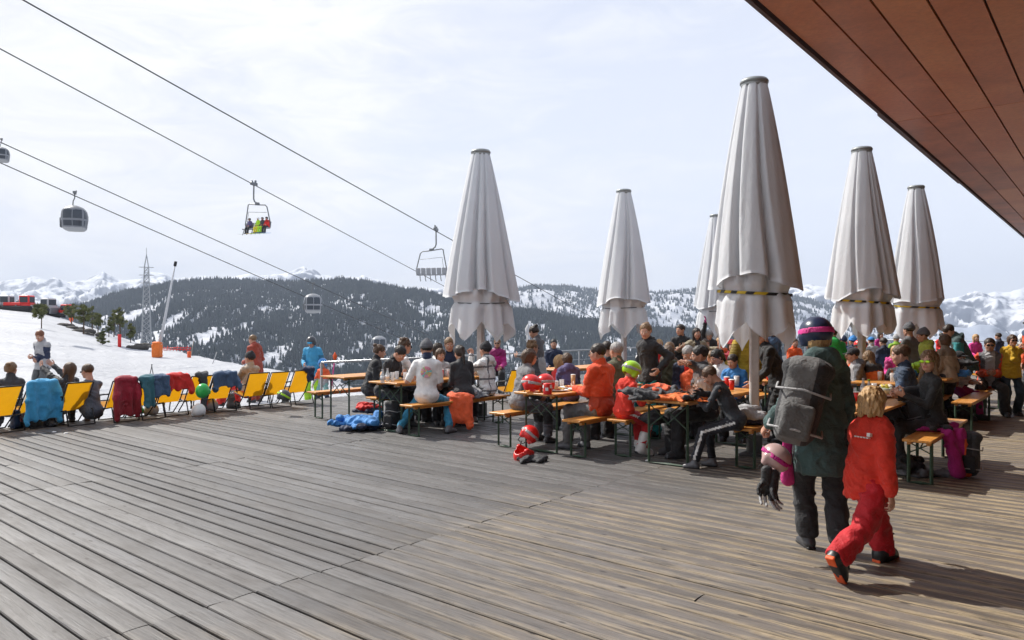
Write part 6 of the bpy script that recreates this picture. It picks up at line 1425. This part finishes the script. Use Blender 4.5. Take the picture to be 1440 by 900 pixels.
S('man with short brown hair in a denim blue top, behind the woman in mirrored sunglasses', 1281, 2.02, 58, h=1.80, top='denim', bot='black', hair='short', hc='brown', lod=1, head=(6, 4, 0), sk=2)
S('woman with long light brown hair and green mirrored sunglasses in a black top', 1312, B3R - .02, 84, h=1.72, male=False, top=(.018, .02, .022), tight=True, trim=('blue', 'front') and None, bot='black', hair='longwavy', hc='lbrown', gear=[('glasses', 'lime')], lod=0, lean=4, head=(42, 2, 0), lh=(-.10, .34, .86), rh=(.04, .36, .84), hands=('grip', 'grip'), sk=2, boots='low')
St('man in a grey T-shirt and dark cap standing with his back turned', 1284, 13.6, 20, h=1.70, top=(.12, .12, .125), tight=True, sleeve=.55, bot='navy', hair='short', hc='dark', gear=[('beanie', 'grey')], bulk=1.1, lod=1)
St('person in a yellow-green jacket and grey beanie, profile to the left', 1313, 12.6, 75, h=1.62, top=(.42, .50, .07), hood=True, bot='khaki', gear=[('beanie', 'grey')], hair='short', hc='brown', lod=1, lean=16, bulk=1.1)
St('woman with brown hair turned away, right of the yellow-green jacket', 1334, 12.2, 20, h=1.52, male=False, top='beige', bot='black', hair='bob', hc='brown', lod=1)
S('child with brown hair in a sky blue jacket, head bent low', 1333, 2.35, 60, h=1.44, male=False, top='blue', bot='black', hair='short', hc='brown', lod=1, lean=24, head=(0, 24, 0))
St('man in a dark teal jacket bending down, standing before the snowy mountains', 1362, 13.4, 62, h=1.76, top='dteal', trim=('teal', 'shoulder'), bot='black', hair='short', hc='dark', lod=1, lean=22, head=(0, 30, 0), lh=(-.15, .4, .92), rh=(.15, .38, .92), bulk=1.08, hood=True)
St('child in a white jacket beside the man bending in dark teal', 1344, 13.0, 200, pose='sit', seat=.45, h=1.40, top='white', bot='magenta', hair='short', hc='brown', gear=[('cap', 'black')], lod=2)
St('man in sunglasses and an orange and grey jacket, sitting facing the camera', 1391, 13.5, 152, pose='sit', seat=.475, h=1.80, top=(.80, .085, .02), trim=('grey', 'vest3'), bot=(.03, .033, .035), bootc='char', hair='short', hc='dark', gear=[('glasses', 'black')], lod=1, bulk=1.12, head=(0, 2, 0), lh=(-.06, .30, .76), rh=(.06, .30, .76), hands=('grip', 'grip'), lf=(-.22, .36, .085), rf=(.22, .36, .085), sk=1, hood=True)
St('woman in a yellow jacket with both hands at her mouth', 1421, 13.3, 168, h=1.50, male=False, top='yellow', bot=(.02, .04, .06), hair='bob', hc='brown', lod=1, bulk=1.1, lh=(-.04, .22, 1.22), rh=(.04, .22, 1.22), hands=('grip', 'grip'), gear=[('glasses', 'black')])
St('tall man in a red and blue jacket at the right edge of the photo', 1458, 14.2, 100, h=1.90, top='denim', trim=('neon', 'arms'), bot='black', hair='short', hc='dark', gear=[('glasses', 'black')], lod=1, lean=8, lh=(-.25, .42, 1.15), head=(0, 16, 0))
# fill-in rows far behind
for i, (px, b, face, kw, lab) in enumerate((
    (905, 7.4, 200, dict(top='white', hair='short', hc='dark'), 'person in white partly hidden behind the smiling woman'),
    (926, 8.2, 180, dict(top='red', hair='bob', hc='blond', male=False), 'blond person in red between the smiling woman and the bearded man'),
    (990, 7.2, 190, dict(top='teal', hair='short', hc='brown'), 'person in teal far behind the coral red hood'),
    (1012, 7.6, 170, dict(top='orange', hair='long', hc='blond', male=False), 'blond woman in orange far behind the white shirt'),
    (1042, 6.9, 30, dict(top='purple', hair='short', hc='dark'), 'person in purple behind the shoulder of the yellow puffer'),
    (1115, 6.4, 190, dict(top='orange', hair='short', hc='brown'), 'person in orange just left of the navy helmet'),
    (1160, 7.2, 30, dict(top='denim', hair='short', hc='dark'), 'person in denim blue above the shoulder of the green coat'),
    (1182, 7.6, 170, dict(top='red', hair='bob', hc='blond', male=False), 'blond person in red behind the bright green jacket'),
    (1213, 6.9, 10, dict(top='white', hair='short', hc='lbrown'), 'fair-haired person in white behind the red helmet'),
    (1236, 7.0, 190, dict(top='magenta', hair='long', hc='dark', male=False), 'dark-haired woman in magenta behind the navy jacket'),
    (1272, 6.2, 180, dict(top='orange', hair='short', hc='dark'), 'person in orange just behind the grey T-shirt'),
    (1298, 4.6, 20, dict(top='red', hair='short', hc='brown'), 'person in red between the grey T-shirt and yellow-green jacket'),
    (1322, 5.4, 185, dict(top='red', hair='short', hc='dark'), 'dark-haired person in red behind the yellow-green jacket'),
    (1370, 3.6, 180, dict(top='pink', hair='long', hc='blond', male=False), 'blond woman in pink behind the seated man in orange and grey'),
    (1408, 3.2, 30, dict(top='navy', hair='short', hc='dark'), 'person in navy between the orange jacket and the yellow jacket'),
    (1434, 2.6, 190, dict(top='white', hair='short', hc='dark', gear=[('helmet', 'white')]), 'person in a white helmet low at the right edge'))):
    S(lab, px, b, face, h=1.6 + .03 * (i % 5), bot='black', lod=2, **kw)
# --- far terrace with skiers on the left
def groomer(px, py, rz, label, sc=1.0, col='red'):
    D = 124; root = empty('snow_groomer', at(px, py, D), rz, label, 'snow groomer', 'snow groomers parked on the far crest'); root.scale = (sc,) * 3; M = plain(C[col], .35, name='groomer_paint'); gl = plain((.02, .03, .04), .1, name='dark_glass')
    for y in (-1.25, 1.25):
        s_ = SDF(); s_.box((0, y, .55), (2.3, .5, .5), .35, .02); v, f = s_.mesh(.09); mesh_obj('track', v, f, plain((.03, .03, .03), .9, name='track_rubber'), root)
    mb = MB(); mb.box((-.9, 0, 1.35), (1.4, 1.2, .30), bev=.1); mb.box((1.0, 0, 1.2), (1.0, 1.0, .25), bev=.08); mb.build('body', M, root)
    s_ = SDF(); s_.box((.9, 0, 2.1), (.85, 1.0, .75), .25, .02); v, f = s_.mesh(.08); c_ = v[f].mean(1); mi = ((c_[:, 2] > 1.65) & (c_[:, 2] < 2.6) & ~((np.abs(c_[:, 0] - .9) > .62) & (np.abs(c_[:, 1]) > .8))).astype(int); mesh_obj('cab', v, f, [plain(C['lgrey'], .4, name='cab_paint') if col != 'red' else M, gl], root, mi)
    mb = MB(); mb.box((3.2, 0, .6), (.08, 2.1, .55), roty(.15), bev=.04); mb.tube([(2.2, .6, .7), (3.15, .6, .6)], .09, 6); mb.tube([(2.2, -.6, .7), (3.15, -.6, .6)], .09, 6); mb.build('blade', plain((.25, .26, .27), .5, .5, name='blade_steel'), root)
    mb = MB(); mb.box((-3.0, 0, .55), (.5, 2.0, .25), bev=.1); mb.build('tiller', plain((.06, .06, .06), .7, name='tiller'), root)
groomer(2, 438, .15, 'snow groomer at the left edge of the photo, dark cab', .95, 'lgrey'); groomer(30, 439, .1, 'red snow groomer with the largest cab, left of the lone pine', 1.0, 'red'); groomer(62, 442, -.2, 'grey-cabbed snow groomer just behind the lone pine', .95, 'lgrey'); groomer(90, 447, -.35, 'red snow groomer at the right end of the parked row', .8, 'red')
protos = [person('skiers standing among the parked snow groomers on the far crest', (0, 0, 0), f_, h=1.74, pose='stand', top=t_, bot='black', lod=2, gear=g_, group='skiers on the far crest', cat='person') for f_, t_, g_ in ((170, 'dred', [('helmet', 'black')]), (20, 'navy', []), (100, 'teal', [('helmet', 'white')]), (200, 'char', []))]
r_ = random.Random(5)
for i in range(20):
    o = protos[i]['root'] if i < 4 else copy_tree(protos[i % 4]['root']); px = -6 + 5.6 * i + r_.uniform(-1.2, 1.2); D = r_.uniform(119, 128)
    q = at(px, 436 + .12 * max(0, px - 20), 127); o.location = (q[0], q[1] + r_.uniform(-.9, .9), q[2] + .1); o.rotation_euler = (0, 0, r_.uniform(0, 6))

# small white mark on the back of the child's jacket
c = w2['pel'] + w2['Rt'] @ V(.03, -.148, .37) * w2['s']; mb = MB()
for k in range(5): mb.box(c + w2['Rt'] @ V(-.05 + k * .022, 0, .0), (.007, .012, .004), w2['Rt'])
mb.box(c + w2['Rt'] @ V(.045, 0, .022), (.012, .012, .012), w2['Rt']); mb.build('chest_mark', M_wht, w2['root'])

# clutter on the tables of the crowd
r_ = random.Random(12)
for i in range(16):
    b_, a0 = r_.choice(((4.1, 11.5), (5.8, 11.2), (2.9, 12.1), (8.66, 8.3), (5.2, 15.4), (2.22, 9.2)))
    p = dk(a0 + r_.uniform(0, 1.0), b_ + r_.uniform(-.2, .2), zt)
    if i % 2: glass(p, 'glass standing among people on one of the crowded tables', ((.5, .25, .03), None, (.35, .03, .02))[i % 3], .14, group='glasses scattered over the crowded tables')
    else: cup(p, 'paper cup standing among people on one of the crowded tables', ('red', 'white')[i % 4 // 2], .12, group='paper cups scattered over the crowded tables')
for i, (px, b_, lab) in enumerate(((560, 8.8, 'plate of food before the man in a plain white shirt'), (640, 8.6, 'plate of food before the bearded man in navy'), (1225, 2.1, 'plate of food left of the pale green bowl'), (786, 5.7, 'small plate between the red tin and the chips'))): plate(tat(px, b_), lab, seed=20 + i)
